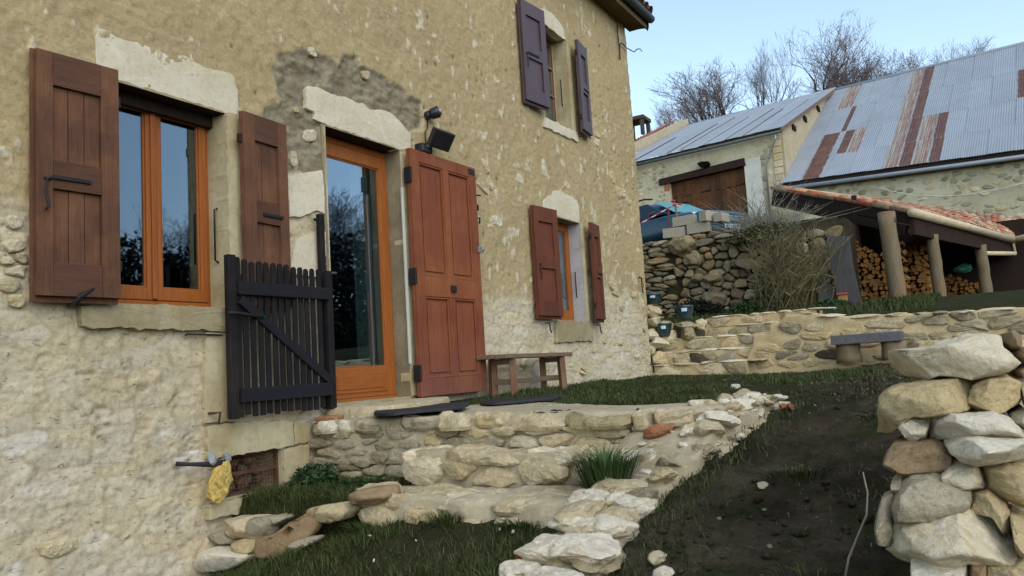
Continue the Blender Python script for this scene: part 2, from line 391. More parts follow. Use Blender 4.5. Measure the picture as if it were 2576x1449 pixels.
M['gate_h'] = m_wood('tarred_rail', srgb(36,35,39), srgb(27,26,30), 0, 1, .7, .4, .15)
M['bench'] = m_wood('bench_wood', srgb(132,112,92), srgb(110,90,74), 0, 1, .75, .4, .2, srgb(148,128,104), .4)
M['bench_leg'] = m_wood('bench_leg_wood', srgb(126,92,70), srgb(104,74,56), 2, 1, .75, .4, .2, srgb(156,136,108), .4)
M['iron'] = m_plain('black_iron', srgb(40,36,36), .6, .4, .4)
M['rust'] = m_plain('rusty_iron', srgb(86,56,42), .85, .1, .6)
M['steel'] = m_plain('dull_steel', srgb(150,150,146), .4, .8, .3)
M['black_plastic'] = m_plain('black_plastic', srgb(36,36,40), .38, 0, .2, 9, .05, .5)
M['rubber'] = m_plain('black_rubber', srgb(40,41,42), .7, 0, .4, 60, .6, .3)
def m_glass(name, tint=(.9, .95, .95), refl=.5):
    s = N(name); g = s.n('BsdfGlossy'); g.inputs['Roughness'].default_value = .015; g.inputs['Color'].default_value = (.66, .78, .9, 1)
    t = s.n('BsdfTransparent'); t.inputs['Color'].default_value = (*tint, 1)
    lw = s.n('LayerWeight'); lw.inputs['Blend'].default_value = refl
    w = s.coord('World'); nb = s.bump(s.noise(w, 2.2, 2, .5), .05, .02); s.l(nb, g.inputs['Normal'])
    x = s.n('MixShader'); s.l(lw.outputs['Facing'], x.inputs[0]); s.l(t.outputs[0], x.inputs[1]); s.l(g.outputs[0], x.inputs[2])
    s.l(x.outputs[0], s.out.inputs['Surface']); return s.m
M['glass'] = m_glass('window_glass', (.5, .56, .56), .44)
M['glass_dim'] = m_glass('window_glass_dim', (.8, .86, .84), .3)
M['curtain'] = m_plain('pale_curtain', srgb(176,190,186), .9, 0, .15, 3, 0, .1)
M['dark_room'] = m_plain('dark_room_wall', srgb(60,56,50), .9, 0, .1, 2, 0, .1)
def m_sheet(name, base, rust, streak):
    s = N(name); v = s.coord('World', (1, 1, 1)); n1 = s.noise(v, .7, 6, .7); 
    c = s.mix(s.ramp(n1, [(.35, 0.), (.65, 1.)]), base, tuple(x*.86 for x in base))
    if streak:
        w = s.coord('Object', (9, .28, 1)); k = s.noise(w, 1.2, 5, .7, .5)
        c = s.mix(s.ramp(k, [(.44, 0.), (.58, 1.)]), c, rust)
        c = s.mix(s.ramp(s.noise(s.coord('Object', (7, .5, 1)), 2.4, 6, .75), [(.62, 0.), (.72, .7)]), c, srgb(150,146,136))
        c = s.mix(s.math('MULTIPLY', s.ramp(s.noise(v, 2.2, 5, .7), [(.5, 0.), (.7, 1.)]), .5), c, srgb(132,104,72))
    else:
        w = s.coord('Object', (3, .6, 1)); c = s.mix(s.math('MULTIPLY', s.ramp(s.noise(w, 1.5, 5, .7), [(.55, 0.), (.75, 1.)]), .16), c, srgb(120,110,104))
    if rust is not None:
        x = s.n('SeparateXYZ'); s.l(s.coord('Generated'), x.inputs[0]); e = s.math('MULTIPLY', s.math('MINIMUM', x.outputs[0], s.math('SUBTRACT', 1., x.outputs[0])), 3.)
        e = s.math('MINIMUM', e, s.math('ADD', s.math('MULTIPLY', s.math('MINIMUM', x.outputs[1], s.math('SUBTRACT', 1., x.outputs[1])), 22.), .05))
        e = s.math('ADD', e, s.math('MULTIPLY', s.math('SUBTRACT', s.noise(s.coord('Object', (6, 1.2, 1)), 2., 5, .7), .5), 1.1))
        c = s.mix(s.ramp(e, [(.1, 1.), (.3, 0.)]), c, srgb(142,146,150))
    c = s.mix(s.math('MULTIPLY', s.rnd(), .12), c, tuple(x*.72 for x in base))
    return s.fin(c, .55, None, .0, .4)
M['zinc'] = m_sheet('zinc_sheet', srgb(145,151,158), None, False)
M['zinc_pale'] = m_sheet('pale_zinc_sheet', srgb(149,156,163), None, False)
M['zinc_dark'] = m_plain('dark_zinc', srgb(74,80,78), .6, 0, .4, 8, .1)
M['rust_dark'] = m_sheet('rusty_sheet', srgb(84,54,48), srgb(104,68,50), True)
M['rust_streak'] = m_sheet('rust_streaked_sheet', srgb(156,152,142), srgb(118,76,58), True)
def m_tile(name, cols):
    s = N(name); v = s.coord('World'); c = s.ramp(s.rnd(), [(i/(len(cols)-1), q) for i, q in enumerate(cols)])
    c = s.mix(s.math('MULTIPLY', s.ramp(s.noise(v, 6, 5, .7), [(.48, 0.), (.64, 1.)]), .6), c, srgb(176,156,128)); c = s.mix(s.math('MULTIPLY', s.ramp(s.noise(v, 9, 5, .7), [(.55, 0.), (.7, 1.)]), .6), c, srgb(84,66,54))
    return s.fin(c, .9, s.bump(s.noise(v, 30, 4, .7), .4, .006), spec=.1)
M['roof_tile'] = m_tile('clay_tile', [srgb(168,84,58), srgb(190,104,70), srgb(150,80,62), srgb(196,150,112), srgb(172,92,64)])
M['roof_tile_old'] = m_tile('old_clay_tile', [srgb(186,164,134), srgb(150,108,86), srgb(196,176,148), srgb(128,84,66)])
M['eave_tile'] = m_tile('dark_eave_tile', [srgb(92,70,58), srgb(78,64,56), srgb(110,84,66)])
M['soffit'] = m_wood('soffit_board', srgb(112,96,70), srgb(92,80,60), 0, .8, .8, .3, .1)
M['glaze'] = m_plain('blue_green_glaze', srgb(34,58,60), .22, 0, .25, 7, .03, .6)
M['label'] = m_plain('pale_label', srgb(186,208,222), .5, 0, .12, 20, 0)
M['slab'] = m_plain('grey_slab', srgb(92,90,92), .8, 0, .35, 18, .3)
M['log'] = m_wood('weathered_log', srgb(138,126,102), srgb(110,98,78), 2, .8, .85, .5, .1, srgb(150,112,70), .4)
M['grey_wood'] = m_wood('grey_weathered_wood', srgb(88,88,86), srgb(66,66,66), 2, .7, .8, .45, .15)
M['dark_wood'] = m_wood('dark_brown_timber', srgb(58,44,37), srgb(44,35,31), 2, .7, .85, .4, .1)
M['barn_plank'] = m_wood('barn_door_plank', srgb(98,64,40), srgb(60,46,36), 2, .5, .85, .4, .1, srgb(116,84,58), .45)
M['firewood'] = m_wood('split_firewood', srgb(152,108,62), srgb(116,80,46), 0, .8, .9, .5, .05, srgb(172,138,90), .45)
M['stick'] = m_wood('pale_stake', srgb(158,130,100), srgb(132,104,80), 2, 1, .8, .3, .1)
M['block'] = m_plain('concrete_block_grey', srgb(158,152,136), .95, 0, .22, 40, .5, .1)
M['tape_red'] = m_plain('red_tape', srgb(176,62,70), .5, 0, .1, 10, 0); M['tape_white'] = m_plain('white_tape', srgb(206,196,200), .5, 0, .1, 10, 0)
M['green_plastic'] = m_plain('green_plastic', srgb(60,140,112), .45, 0, .3, 6, .1); M['green_basin'] = m_plain('green_basin_plastic', srgb(20,74,60), .35, 0, .15, 6, .02)
M['ochre_cloth'] = m_plain('ochre_board', srgb(156,124,66), .85, 0, .35, 8, .2)
M['cream'] = m_plain('cream_gutter', srgb(196,180,146), .55, 0, .25, 5, .05)
M['near_black'] = m_plain('dark_void', srgb(22,20,19), .95, 0, .2, 4, .3, .05)
M['chrome'] = m_plain('chrome_bar', srgb(176,176,170), .25, .7, .1); M['lamp'] = m_plain('lamp_glass', srgb(206,210,214), .15, 0, .15, 12, 0, .6)
M['car_blue'] = m_plain('dark_blue_paint', srgb(30,64,84), .32, .0, .06, 2, 0, .35)
M['car_glass'] = m_plain('windscreen_glass', srgb(74,136,140), .3, 0, .1, 1, 0, .1); M['car_dark_glass'] = m_plain('side_glass', srgb(16,34,46), .2, 0, .1, 1, 0, .3)
M['barn_stone'] = m_stone('barn_stone_grey', [srgb(166,158,132), srgb(150,142,114), srgb(138,126,100)], (srgb(112,104,82), srgb(170,162,136)), 5, .4)
M['foam'] = m_plain('yellow_foam', srgb(178,152,86), .9, 0, .6, 34, .6, .1)
M['foil'] = m_plain('dull_foil', srgb(132,134,132), .6, .2, .4, 20, .3)
M['bark'] = m_plain('bark', srgb(78,70,66), .95, 0, .35, 6, .3, .05); M['twig'] = m_plain('twigs', srgb(106,96,96), .95, 0, .2, 2, 0, .05)
M['dry_stem'] = m_plain('dry_stem', srgb(128,116,104), .8, 0, .2, 9, 0)
def m_leaf(name, a, b, rough=.7):
    s = N(name); c = s.mix(s.attr('tint'), a, b); v = s.coord('World'); c = s.mix(.45, c, s.ramp(s.noise(v, 3, 4, .6), [(.35, (.5, .5, .5)), (.65, (1, 1, 1))]), 'MULTIPLY'); return s.fin(c, rough, None, 0, .2)
M['grass'] = m_leaf('grass', srgb(48,62,30), srgb(82,88,46)); M['grass_fresh'] = m_leaf('fresh_grass', srgb(44,66,34), srgb(78,98,54)); M['grass_dry'] = m_leaf('dry_grass', srgb(58,64,34), srgb(108,100,68))
M['leaf'] = m_leaf('leaf', srgb(34,56,30), srgb(56,80,42)); M['dark_leaf'] = m_leaf('dark_leaf', srgb(22,30,20), srgb(36,42,28))
M['broom'] = m_leaf('broom_stem', srgb(128,118,84), srgb(128,118,84)); M['broom_leaf'] = m_leaf('broom_leaf', srgb(70,74,46), srgb(106,104,70)); M['lavender'] = m_leaf('lavender_stem', srgb(138,134,118), srgb(138,134,118))
M['straw'] = m_leaf('straw', srgb(96,86,60), srgb(136,122,90)); M['gravel'] = m_plain('gravel_stone', srgb(112,105,90), .95, 0, .4, 30, .2, .1)
# ================================================================ the house
house = empty('stone_house', 'rendered stone farmhouse with brown wooden shutters, pale lintels and a glazed door', 'house')
OPEN = dict(w1=(2.69, 3.49, .68, 1.98), door=(4.43, 5.33, 0., 2.12), s=(8.12, 8.84, .70, 1.92), u=(8.13, 8.81, 3.10, 4.29), vent=(3.40, 3.885, -.52, -.262))
GREY = [(3.924,2.413), (4.012,2.531), (4.191,2.657), (4.284,2.705), (4.387,2.668), (4.545,2.691), (4.618,2.645), (4.687,2.745), (4.807,2.787), (4.869,2.717), (4.993,2.726), (5.162,2.708), (5.385,2.703), (5.473,2.637), (5.701,2.667), (5.697,2.418), (5.511,2.313), (5.499,2.16), (5.327,2.123), (4.412,2.122), (4.397,1.721), (4.349,1.686), (4.148,1.709), (4.018,1.676), (4.02,1.979), (3.969,2.0), (3.818,2.028), (3.85,2.092), (3.987,2.184), (4.0,2.245), (3.95,2.297)]
def inside(poly, x, z):
    r = np.zeros(x.shape, bool); n = len(poly)
    for i in range(n):
        (x1, z1), (x2, z2) = poly[i], poly[(i+1) % n]
        c = ((z1 > z) != (z2 > z)) & (x < (x2-x1)*(z-z1)/((z2-z1) or 1e-9)+x1); r ^= c
    return r
def facade():
    xs = [-1., -.2, .5, 1., 1.4, 1.6]; x = 1.75
    while x < 10.92: xs.append(x); x += .0105+.0017*max(0, x-2)
    zs = list(np.arange(-1.45, 5.26, .0135))
    for k, (a, b, c, d) in OPEN.items():
        for e in (a, b): xs[int(np.argmin(np.abs(np.array(xs)-e)))] = e
        for e in (c, d): zs[int(np.argmin(np.abs(np.array(zs)-e)))] = e
    L = 10.93; R = .045
    us = xs + [L + R*.8*k for k in (0, .5, 1, 1.5, 2)] + [L+.1+.03*k for k in range(1, 12)] + [L+.6, L+1.5, L+4, L+8]
    us = np.array(us); zs = np.array(zs); U, Z = np.meshgrid(us, zs); shp = U.shape; u, z = U.ravel(), Z.ravel()
    # masks
    zb = np.interp(u, [-1, 2.1, 2.3, 2.6, 3.55, 4.0, 4.45, 5.4, 6.3, 7.0, 7.6, 8.6, 9.4, 10.4, 12], [1.1, 1.12, 1.1, .62, .62, 1.7, 1.95, 1.95, .95, .85, .95, .95, 1.15, 1.0, .95])
    p2 = V3(u, z, 0*u)
    m = sstep(-.1, .1, z - zb + .42*fbm(p2*1.1, 3, 3) + .30*fbm(p2*4.2, 4, 5))
    wx = u+.05*fbm(p2*9, 4, 11); wz = z+.05*fbm(p2*9+3, 4, 12)
    g = np.zeros(u.shape)
    for dx, dz in ((0, 0), (.012, 0), (-.012, 0), (0, .012), (0, -.012)): g += inside(GREY, wx+dx, wz+dz)/5
    m = m*(1-g)
    dens = np.interp(z, [.3, 1.0, 1.7, 2.6, 4], [.28, .24, .11, .045, .03]) + np.interp(u, [2, 6, 10], [-.06, -.01, .015])
    chip = sstep(.0, .05, fbm(V3(u*13, z*8, 0*u), 4, 21) - .46 + dens + .10*fbm(p2*1.3, 2, 22))*m
    # relief, outwards positive
    f1, f2, cid = worley(u/.235+.35*fbm(p2*3, 2, 31), z/.105+.3*fbm(p2*4, 2, 32), 4)
    jt = sstep(.0, .16, f2-f1)
    smooth = sstep(-.25, .35, fbm(p2*.8, 2, 41)+.2+.25*(u < 3.6))          # where the stones are buried under pointing
    hst = (.026*(cid-.45) + .012*jt - .004)*(1-.72*smooth)
    crack = np.abs(fbm(V3(u*2.1, z*8.5, 0*u), 3, 51)); crack = sstep(.045, .0, crack)*sstep(.02, .25, fbm(V3(u*2.6, z*4, 0*u), 2, 52))
    rough = fbm(p2*11, 4, 61); lump = np.abs(fbm(p2*V3(4.5+0*u, 7+0*u, u), 4, 62))
    flake = np.abs(fbm(V3(u*15+z*6, z*21-u*5, 0*u), 4, 67, .6)); h_rub = hst*np.where(u > 6, .45, .4) + .007*rough + (.005*lump + .019*flake)*np.where(u > 6, .6, .9) - .013*crack - .006
    f1b, _, cidb = worley(u/.10+.25*fbm(p2*9, 2, 72), z/.15+.25*fbm(p2*9, 2, 73), 71)
    pit = sstep(.2, .08, f1b)*(cidb < .05+.16*(u > 9.0)*(z > 2.4)*(z < 3.9))
    tool = fbm(V3(u*14-z*5, z*10+u*4, 0*u), 4, 63)
    h_pl = .016 + .008*fbm(p2*1.3, 3, 64) + .0085*tool + .004*fbm(p2*34, 3, 68) - .014*pit
    h_gr = -.014 + .012*fbm(p2*7, 4, 65) + .045*np.abs(fbm(p2*V3(8+0*u, 13+0*u, 0*u+1), 4, 66, .6))
    h = h_pl*m + h_gr*g + h_rub*np.clip(1-m-g, 0, 1) + .006*chip
    h = h - .004*0; h += .03*np.exp(-((z+1.1)/.3)**2)*(u < 4) - .02
    keep = np.ones(u.shape)
    for a, b, c, d in OPEN.values():
        dd = np.maximum(np.maximum(a-u, u-b), np.maximum(c-z, z-d)); keep = np.minimum(keep, sstep(0, .045, dd))
    h *= keep
    wob = .022*fbm(V3(z*0, z*3.1, 0*z), 4, 81) + .03*np.exp(-((z-.2)/.5)**2)
    px = np.minimum(u, L); py = np.zeros(u.shape); nx = np.zeros(u.shape); ny = -np.ones(u.shape)
    t = np.clip((u-L)/(R*1.6), 0, 1)*math.pi/2; cor = u > L
    px = np.where(cor, L+R*np.sin(t)+wob*np.sin(t), px); py = np.where(cor, R*(1-np.cos(t))+np.clip(u-L-R*1.6, 0, None), py)
    nx = np.where(cor, np.sin(t), nx); ny = np.where(cor, -np.cos(t), ny)
    px = px + nx*h*1.3; py = py + ny*h
    r, c = shp; idx = np.arange(r*c).reshape(r, c)
    q = np.stack([idx[:-1, :-1], idx[:-1, 1:], idx[1:, 1:], idx[1:, :-1]], -1).reshape(-1, 4)
    cu = (U[:-1, :-1]+U[:-1, 1:]).ravel()/2; cz = (Z[:-1, :-1]+Z[1:, :-1]).ravel()/2
    ok = np.ones(len(q), bool)
    for a, b, e, d in OPEN.values(): ok &= ~((cu > a) & (cu < b) & (cz > e) & (cz < d))
    q = q[ok]
    me = mesh('wall', np.stack([px, py, z], 1), q, M['facade'], True, dict(plas=m, grey=g, chip=chip, cid=cid, jt=jt*(1-.5*smooth), pit=np.clip(pit*m+.5*crack*np.clip(1-m-g, 0, 1), 0, 1)))
    return obj('wall', me, house)
def m_facade():
    s = N('old_render'); w = s.coord('World')
    n1 = s.noise(w, 1.1, 5, .6, .5); n2 = s.noise(w, 7, 6, .65); n3 = s.noise(w, 42, 6, .75); n4 = s.noise(w, 130, 3, .7)
    pl = s.mix(s.ramp(n1, [(.35, 0.), (.65, 1.)]), srgb(178,159,119), srgb(166,147,110))
    pl = s.mix(s.math('MULTIPLY', s.ramp(n2, [(.5, 0.), (.72, 1.)]), .5), pl, srgb(188,172,136))
    pl = s.mix(s.ramp(s.vor(w, 55), [(.06, .55), (.2, 0.)]), pl, srgb(132,112,80))
    ch = s.mix(s.ramp(n2, [(.4, 0.), (.6, 1.)]), srgb(206,196,168), srgb(186,176,150))
    fl = s.noise(s.coord('World', (1, 1, 1.5)), 36, 3, .6); pl = s.mix(s.ramp(fl, [(.64, 0.), (.68, .55)]), pl, srgb(120,98,66)); pl = s.mix(s.ramp(fl, [(.31, .6), (.35, 0.)]), pl, srgb(206,194,162))
    pl = s.mix(s.attr('chip'), pl, ch)
    gr = s.mix(s.ramp(n2, [(.36, 0.), (.62, 1.)]), srgb(150,140,118), srgb(126,114,92))
    gr = s.mix(s.ramp(s.noise(w, 4.4, 4, .6), [(.62, 0.), (.66, 1.)]), gr, srgb(198,186,160))
    st = s.ramp(s.attr('cid'), [(0, srgb(206,196,172)), (.22, srgb(198,182,148)), (.4, srgb(212,204,188)), (.6, srgb(190,180,158)), (.8, srgb(208,192,158)), (1, srgb(182,174,156))])
    lime = s.mix(s.ramp(n1, [(.38, 0.), (.62, 1.)]), srgb(200,186,156), srgb(184,168,134))
    st = s.mix(s.math('MULTIPLY', s.ramp(s.noise(w, 2.3, 5, .65, .4), [(.36, 1.), (.6, .15)]), .85), st, lime)
    st = s.mix(s.math('SUBTRACT', 1., s.ramp(s.attr('jt'), [(0, .55), (.5, 1.)])), st, srgb(150,134,104))
    st = s.mix(s.math('MULTIPLY', s.ramp(s.noise(w, 1.7, 4, .6, .6), [(.6, 0.), (.72, 1.)]), .55), st, srgb(172,166,146))
    c = s.mix(s.attr('grey'), s.mix(s.attr('plas'), st, pl), gr)
    c = s.mix(s.math('MULTIPLY', s.attr('pit'), .75), c, srgb(96,80,56))
    c = s.mix(.5, c, s.ramp(n3, [(.3, (.6, .57, .5)), (.55, (1, 1, 1))]), 'MULTIPLY')
    c = s.mix(.6, c, s.ramp(s.noise(w, 17, 7, .75, .5), [(.33, (.62, .58, .5)), (.5, (1, 1, 1))]), 'MULTIPLY')
    h = s.mix(.5, n3, n4)
    rg = s.n('TexNoise', noise_type='RIDGED_MULTIFRACTAL'); rg.inputs['Scale'].default_value = 7.; rg.inputs['Detail'].default_value = 6; rg.inputs['Roughness'].default_value = .6; s.l(s.coord('World', (1, 1, 1.9)), rg.inputs['Vector'])
    ms = s.math('SUBTRACT', 1., s.attr('plas')); cr = s.math('MULTIPLY', ms, s.ramp(rg.outputs[0], [(.62, 0.), (.9, .55)])); c = s.mix(cr, c, srgb(136,118,88))
    fk = s.noise(s.coord('World', (1, 1, 2.6)), 21, 4, .6, .8); c = s.mix(s.math('MULTIPLY', ms, s.ramp(fk, [(.33, .75), (.38, 0.)])), c, srgb(112,96,70))
    b = s.bump(n2, .5, .02); b = s.bump(rg.outputs[0], .5, .02, b); b = s.bump(h, .75, .007, b)
    return s.fin(c, .96, b, spec=.08)
M['facade'] = m_facade()
facade()
# ---- dressed stones set in the wall
def slab(name, poly, proud, mat, n=130, depth=.1, label=None, rough=.0035, parent=None):
    """flat stone flush with the render, its worn edge ragged"""
    p = np.array(poly, float); q = np.vstack([p, p[:1]]); L = np.r_[0, np.cumsum(np.hypot(*np.diff(q, axis=0).T))]
    t = np.linspace(0, L[-1], n, endpoint=False); pts = np.stack([np.interp(t, L, q[:, 0]), np.interp(t, L, q[:, 1])], 1)
    j = np.stack([vn(V3(pts[:, 0]*24, pts[:, 1]*24, 0*t+k*9), 5)+.5*vn(V3(pts[:, 0]*70, pts[:, 1]*70, 0*t+k*5), 6) for k in (0, 1)], 1)*rough*1.8; pts = pts+j
    if area(pts) < 0: pts = pts[::-1]
    c = pts.mean(0); v = []; rings = ((1, depth), (1, -proud+.003), (.99, -proud), (.8, -proud-.001), (.5, -proud-.002), (.2, -proud-.002))
    for s, y in rings:
        o = c+(pts-c)*s
        v.append(V3(o[:, 0], y+rough*fbm(V3(o[:, 0]*9, o[:, 1]*9, 0*t), 3, 9)*(y < 0), o[:, 1]))
    v = np.vstack(v+[[[c[0], -proud-.002, c[1]]]]); f = []; m = len(rings)
    for i in range(m-1): f += [(i*n+k, i*n+(k+1) % n, (i+1)*n+(k+1) % n, (i+1)*n+k) for k in range(n)]
    f += [((m-1)*n+k, (m-1)*n+(k+1) % n, m*n) for k in range(n)]
    o = obj(name, mesh(name, v, f, mat, False), parent or house)
    return tag(o, label)
slab('lintel', [(2.594,2.209), (2.625,2.266), (2.658,2.264), (2.713,2.246), (2.768,2.248), (2.854,2.263), (2.972,2.257), (3.064,2.262), (3.192,2.281), (3.291,2.26), (3.41,2.255), (3.536,2.274), (3.576,2.255), (3.605,2.124), (3.591,1.993), (3.491,1.99), (2.696,1.989), (2.643,2.024), (2.6,2.047), (2.59,2.097)], .003, M['lintel'])
slab('lintel', [(4.242,2.354), (4.269,2.392), (4.356,2.405), (4.445,2.4), (4.554,2.392), (4.668,2.417), (4.757,2.408), (4.789,2.394), (4.877,2.419), (4.957,2.386), (5.07,2.412), (5.2,2.426), (5.273,2.415), (5.361,2.378), (5.45,2.329), (5.51,2.303), (5.489,2.156), (5.342,2.125), (4.409,2.131), (4.309,2.148), (4.329,2.205), (4.24,2.207)], .003, M['lintel'])
slab('lintel', [(7.903,2.01), (7.931,2.083), (8.014,2.123), (8.138,2.163), (8.167,2.219), (8.383,2.262), (8.477,2.239), (8.678,2.235), (8.82,2.2), (8.856,2.137), (8.838,1.934), (8.762,1.927), (8.131,1.928), (8.055,1.951), (7.928,1.968)], .003, M['lintel'])
slab('lintel', [(8.106,4.443), (8.267,4.49), (8.456,4.514), (8.615,4.479), (8.763,4.437), (8.819,4.293), (8.747,4.272), (8.132,4.299), (8.112,4.375)], .003, M['lintel'])
slab('jamb', [(3.492, .69), (3.6, .69), (3.61, 1.3), (3.6, 1.95), (3.56, 2.0), (3.494, 1.98)], .01, M['jamb'])
slab('jamb', [(5.335, .0), (5.5, .0), (5.5, 2.1), (5.335, 2.11)], .004, M['jamb'])
slab('jamb', [(8.845, .7), (8.93, .7), (8.93, 1.92), (8.845, 1.92)], .008, M['jamb'])
slab('jamb', [(8.815, 3.1), (8.92, 3.1), (8.9, 4.2), (8.815, 4.28)], .01, M['jamb'])
slab('sill', [(2.5, .54), (3.47, .525), (3.62, .53), (3.62, .67), (3.2, .675), (2.66, .672), (2.48, .655)], .03, M['sill'], rough=.006)
slab('sill', [(8.0, .44), (9.0, .46), (8.98, .695), (8.02, .69)], .012, M['sill'], rough=.006)
slab('sill', [(8.02, 2.96), (8.95, 2.98), (8.92, 3.095), (8.06, 3.09)], .02, M['lintel'], rough=.006)
slab('dressed_stone', [(3.27, -.04), (3.47, -.05), (3.62, -.02), (3.62, .515), (3.3, .52), (3.28, .3)], .014, M['jamb'])
slab('lintel', [(3.285, -.27), (3.99, -.256), (3.985, -.09), (3.6, -.055), (3.285, -.06)], .02, M['jamb'], label='ochre stone lintel over the cellar vent')
slab('dressed_stone', [(3.995, -.25), (4.14, -.25), (4.16, -.11), (3.995, -.1)], .016, M['jamb'])
slab('dressed_stone', [(3.89, -.5), (4.1, -.47), (4.14, -.262), (3.892, -.27)], .02, M['jamb'])
slab('sill', [(3.27, -.62), (3.75, -.625), (3.88, -.59), (3.88, -.53), (3.27, -.53)], .04, M['jamb'])
slab('dressed_stone', [(4.026,1.654), (4.386,1.762), (4.394,1.42), (4.32,1.446), (4.156,1.372), (4.032,1.355)], .003, M['lintel'])
slab('dressed_stone', [(4.117,1.206), (4.312,1.288), (4.386,1.282), (4.385,0.934), (4.013,0.938), (4.046,1.083)], .003, M['lintel'])
# small stones and chips of stone that show in the render
rs = random.Random(5)
def chips(x0, x1, z0, z1, nx, nz, seed, prob, mats, depth=.05, sink=-.004, gap=.015):
    for i, pl in enumerate(cells(x0, x1, z0, z1, nx, nz, seed, gap, merge=.1)):
        c = pl.mean(0)
        if rs.random() > prob: continue
        if any(a-.1 < c[0] < b+.12 and d-.12 < c[1] < e+.1 for a, b, d, e in OPEN.values()): continue
        face_stone('stone', [tuple(q) for q in pl], 'y', -sink, depth, seed*100+i, M[rs.choice(mats)], house, n=10, rings=((1, -.5), (1, -.1), (.93, .1), (.6, .2)), rough=.07, tilt=.08, cuts=2)
chips(2.0, 2.22, .5, 1.12, 2, 9, 1, .7, ['pale_stone'], .05, -.002)
chips(2.0, 3.3, -.9, .45, 8, 16, 2, .02, ['pale_stone'], .05, -.008)
chips(6.5, 7.5, -.02, 1.45, 7, 15, 3, .06, ['pale_stone'])
chips(9.3, 10.85, -.0, 1.65, 9, 17, 4, .07, ['pale_stone'])
chips(7.5, 9.3, -.02, .42, 11, 6, 5, .08, ['pale_stone'])
chips(6.5, 8.0, 1.5, 3.0, 8, 11, 6, .07, ['pale_stone'])
chips(9.3, 10.8, 1.7, 3.6, 8, 14, 7, .09, ['pale_stone', 'ochre_stone'])
for pl in ([(4.272,2.692), (4.332,2.727), (4.392,2.709), (4.375,2.65), (4.304,2.639), (4.268,2.651)], [(4.888,2.699), (4.986,2.724), (4.993,2.688), (4.959,2.64), (4.905,2.638)], [(4.218,2.042), (4.322,2.07), (4.335,1.978), (4.248,1.951), (4.198,1.969)], [(4.062,1.844), (4.138,1.864), (4.138,1.744), (4.068,1.728), (4.054,1.789)], [(4.104,2.182), (4.165,2.197), (4.174,2.162), (4.113,2.151)]):
    face_stone('stone', pl, 'y', .008, .03, 77+int(pl[0][0]*100), M['pale_stone'], house, n=20, rings=((1, -.5), (1, -.1), (.97, .2), (.6, .3)), rough=.05, cuts=0)
# ---- reveals and rooms
def reveal(key, dep, mat):
    a, b, c, d = OPEN[key]
    MB().box(a-.04, a, .003, dep+.08, c-.04, d+.04).build('reveal', M[mat], house); MB().box(b, b+.04, .003, dep+.08, c-.04, d+.04).build('reveal', M[mat], house)
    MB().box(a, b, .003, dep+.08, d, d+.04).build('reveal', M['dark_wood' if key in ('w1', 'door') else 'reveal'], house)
    MB().box(a, b, .003, dep+.08, c-.04, c).build('reveal', M['sill'], house)
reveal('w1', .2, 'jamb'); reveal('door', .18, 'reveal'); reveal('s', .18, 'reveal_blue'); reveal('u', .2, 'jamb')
a, b, c, d = OPEN['vent']; MB().box(a-.04, a, .003, .3, c, d).box(b, b+.04, .003, .3, c, d).box(a, b, .003, .3, d, d+.04).box(a, b, .003, .3, c-.04, c).build('reveal', M['jamb'], house)
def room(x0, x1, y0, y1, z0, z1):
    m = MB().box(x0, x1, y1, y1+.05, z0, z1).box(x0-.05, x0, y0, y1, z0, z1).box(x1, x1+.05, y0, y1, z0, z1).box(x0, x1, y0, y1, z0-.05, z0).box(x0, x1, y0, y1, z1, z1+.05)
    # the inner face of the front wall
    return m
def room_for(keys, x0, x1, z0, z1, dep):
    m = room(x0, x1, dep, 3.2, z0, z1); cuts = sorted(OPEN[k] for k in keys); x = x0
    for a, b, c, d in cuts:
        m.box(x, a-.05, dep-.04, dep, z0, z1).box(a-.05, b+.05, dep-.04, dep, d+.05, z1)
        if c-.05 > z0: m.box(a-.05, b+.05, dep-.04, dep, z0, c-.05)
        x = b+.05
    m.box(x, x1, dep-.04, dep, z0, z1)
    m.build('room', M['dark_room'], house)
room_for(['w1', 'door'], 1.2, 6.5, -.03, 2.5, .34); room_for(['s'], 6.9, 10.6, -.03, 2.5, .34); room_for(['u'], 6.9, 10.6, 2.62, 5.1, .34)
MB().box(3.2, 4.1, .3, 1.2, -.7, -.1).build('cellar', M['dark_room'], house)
# shell and roof
MB().box(-1, 10.9, 7.9, 8.0, -1.4, 5.2).box(-1.1, -1, 0, 8, -1.4, 5.2).build('wall', M['barn_wall'], house)
roof = MB().add([(-1.3, -.34, 5.36), (11.16, -.34, 5.36), (11.16, 4, 7.7), (-1.3, 4, 7.7), (-1.3, 8.3, 5.36), (11.16, 8.3, 5.36)], [(0, 1, 2, 3), (3, 2, 5, 4)]).build('roof', M['dark_room'], house)
sol = roof.modifiers.new('thickness', 'SOLIDIFY'); sol.thickness = -.05
soff = MB().box(-1.3, 11.15, -.235, .02, 5.2, 5.235).box(-1.3, 11.15, -.262, -.237, 5.17, 5.33).build('soffit', M['soffit'] if 'soffit' in M else M['bench'], roof)
MB().prism([(-.235, 5.195), (-.262, 5.14), (-.285, 5.2), (-.29, 5.3), (.3, 5.62), (.05, 5.235)], lambda a, b, t: (11.152+.025*t, a, b)).build('barge_board', M['gate'], roof)
gm = MB(); gm.tube([(-1.2, -.325, 5.315), (5, -.325, 5.315), (11.19, -.325, 5.315)], .062, 14); gm.build('gutter', M['zinc_dark'] if 'zinc_dark' in M else M['steel'], roof, True)
tl = MB()
for k in range(7):
    a0, a1 = math.pi*k/6, 0
tile_me = None
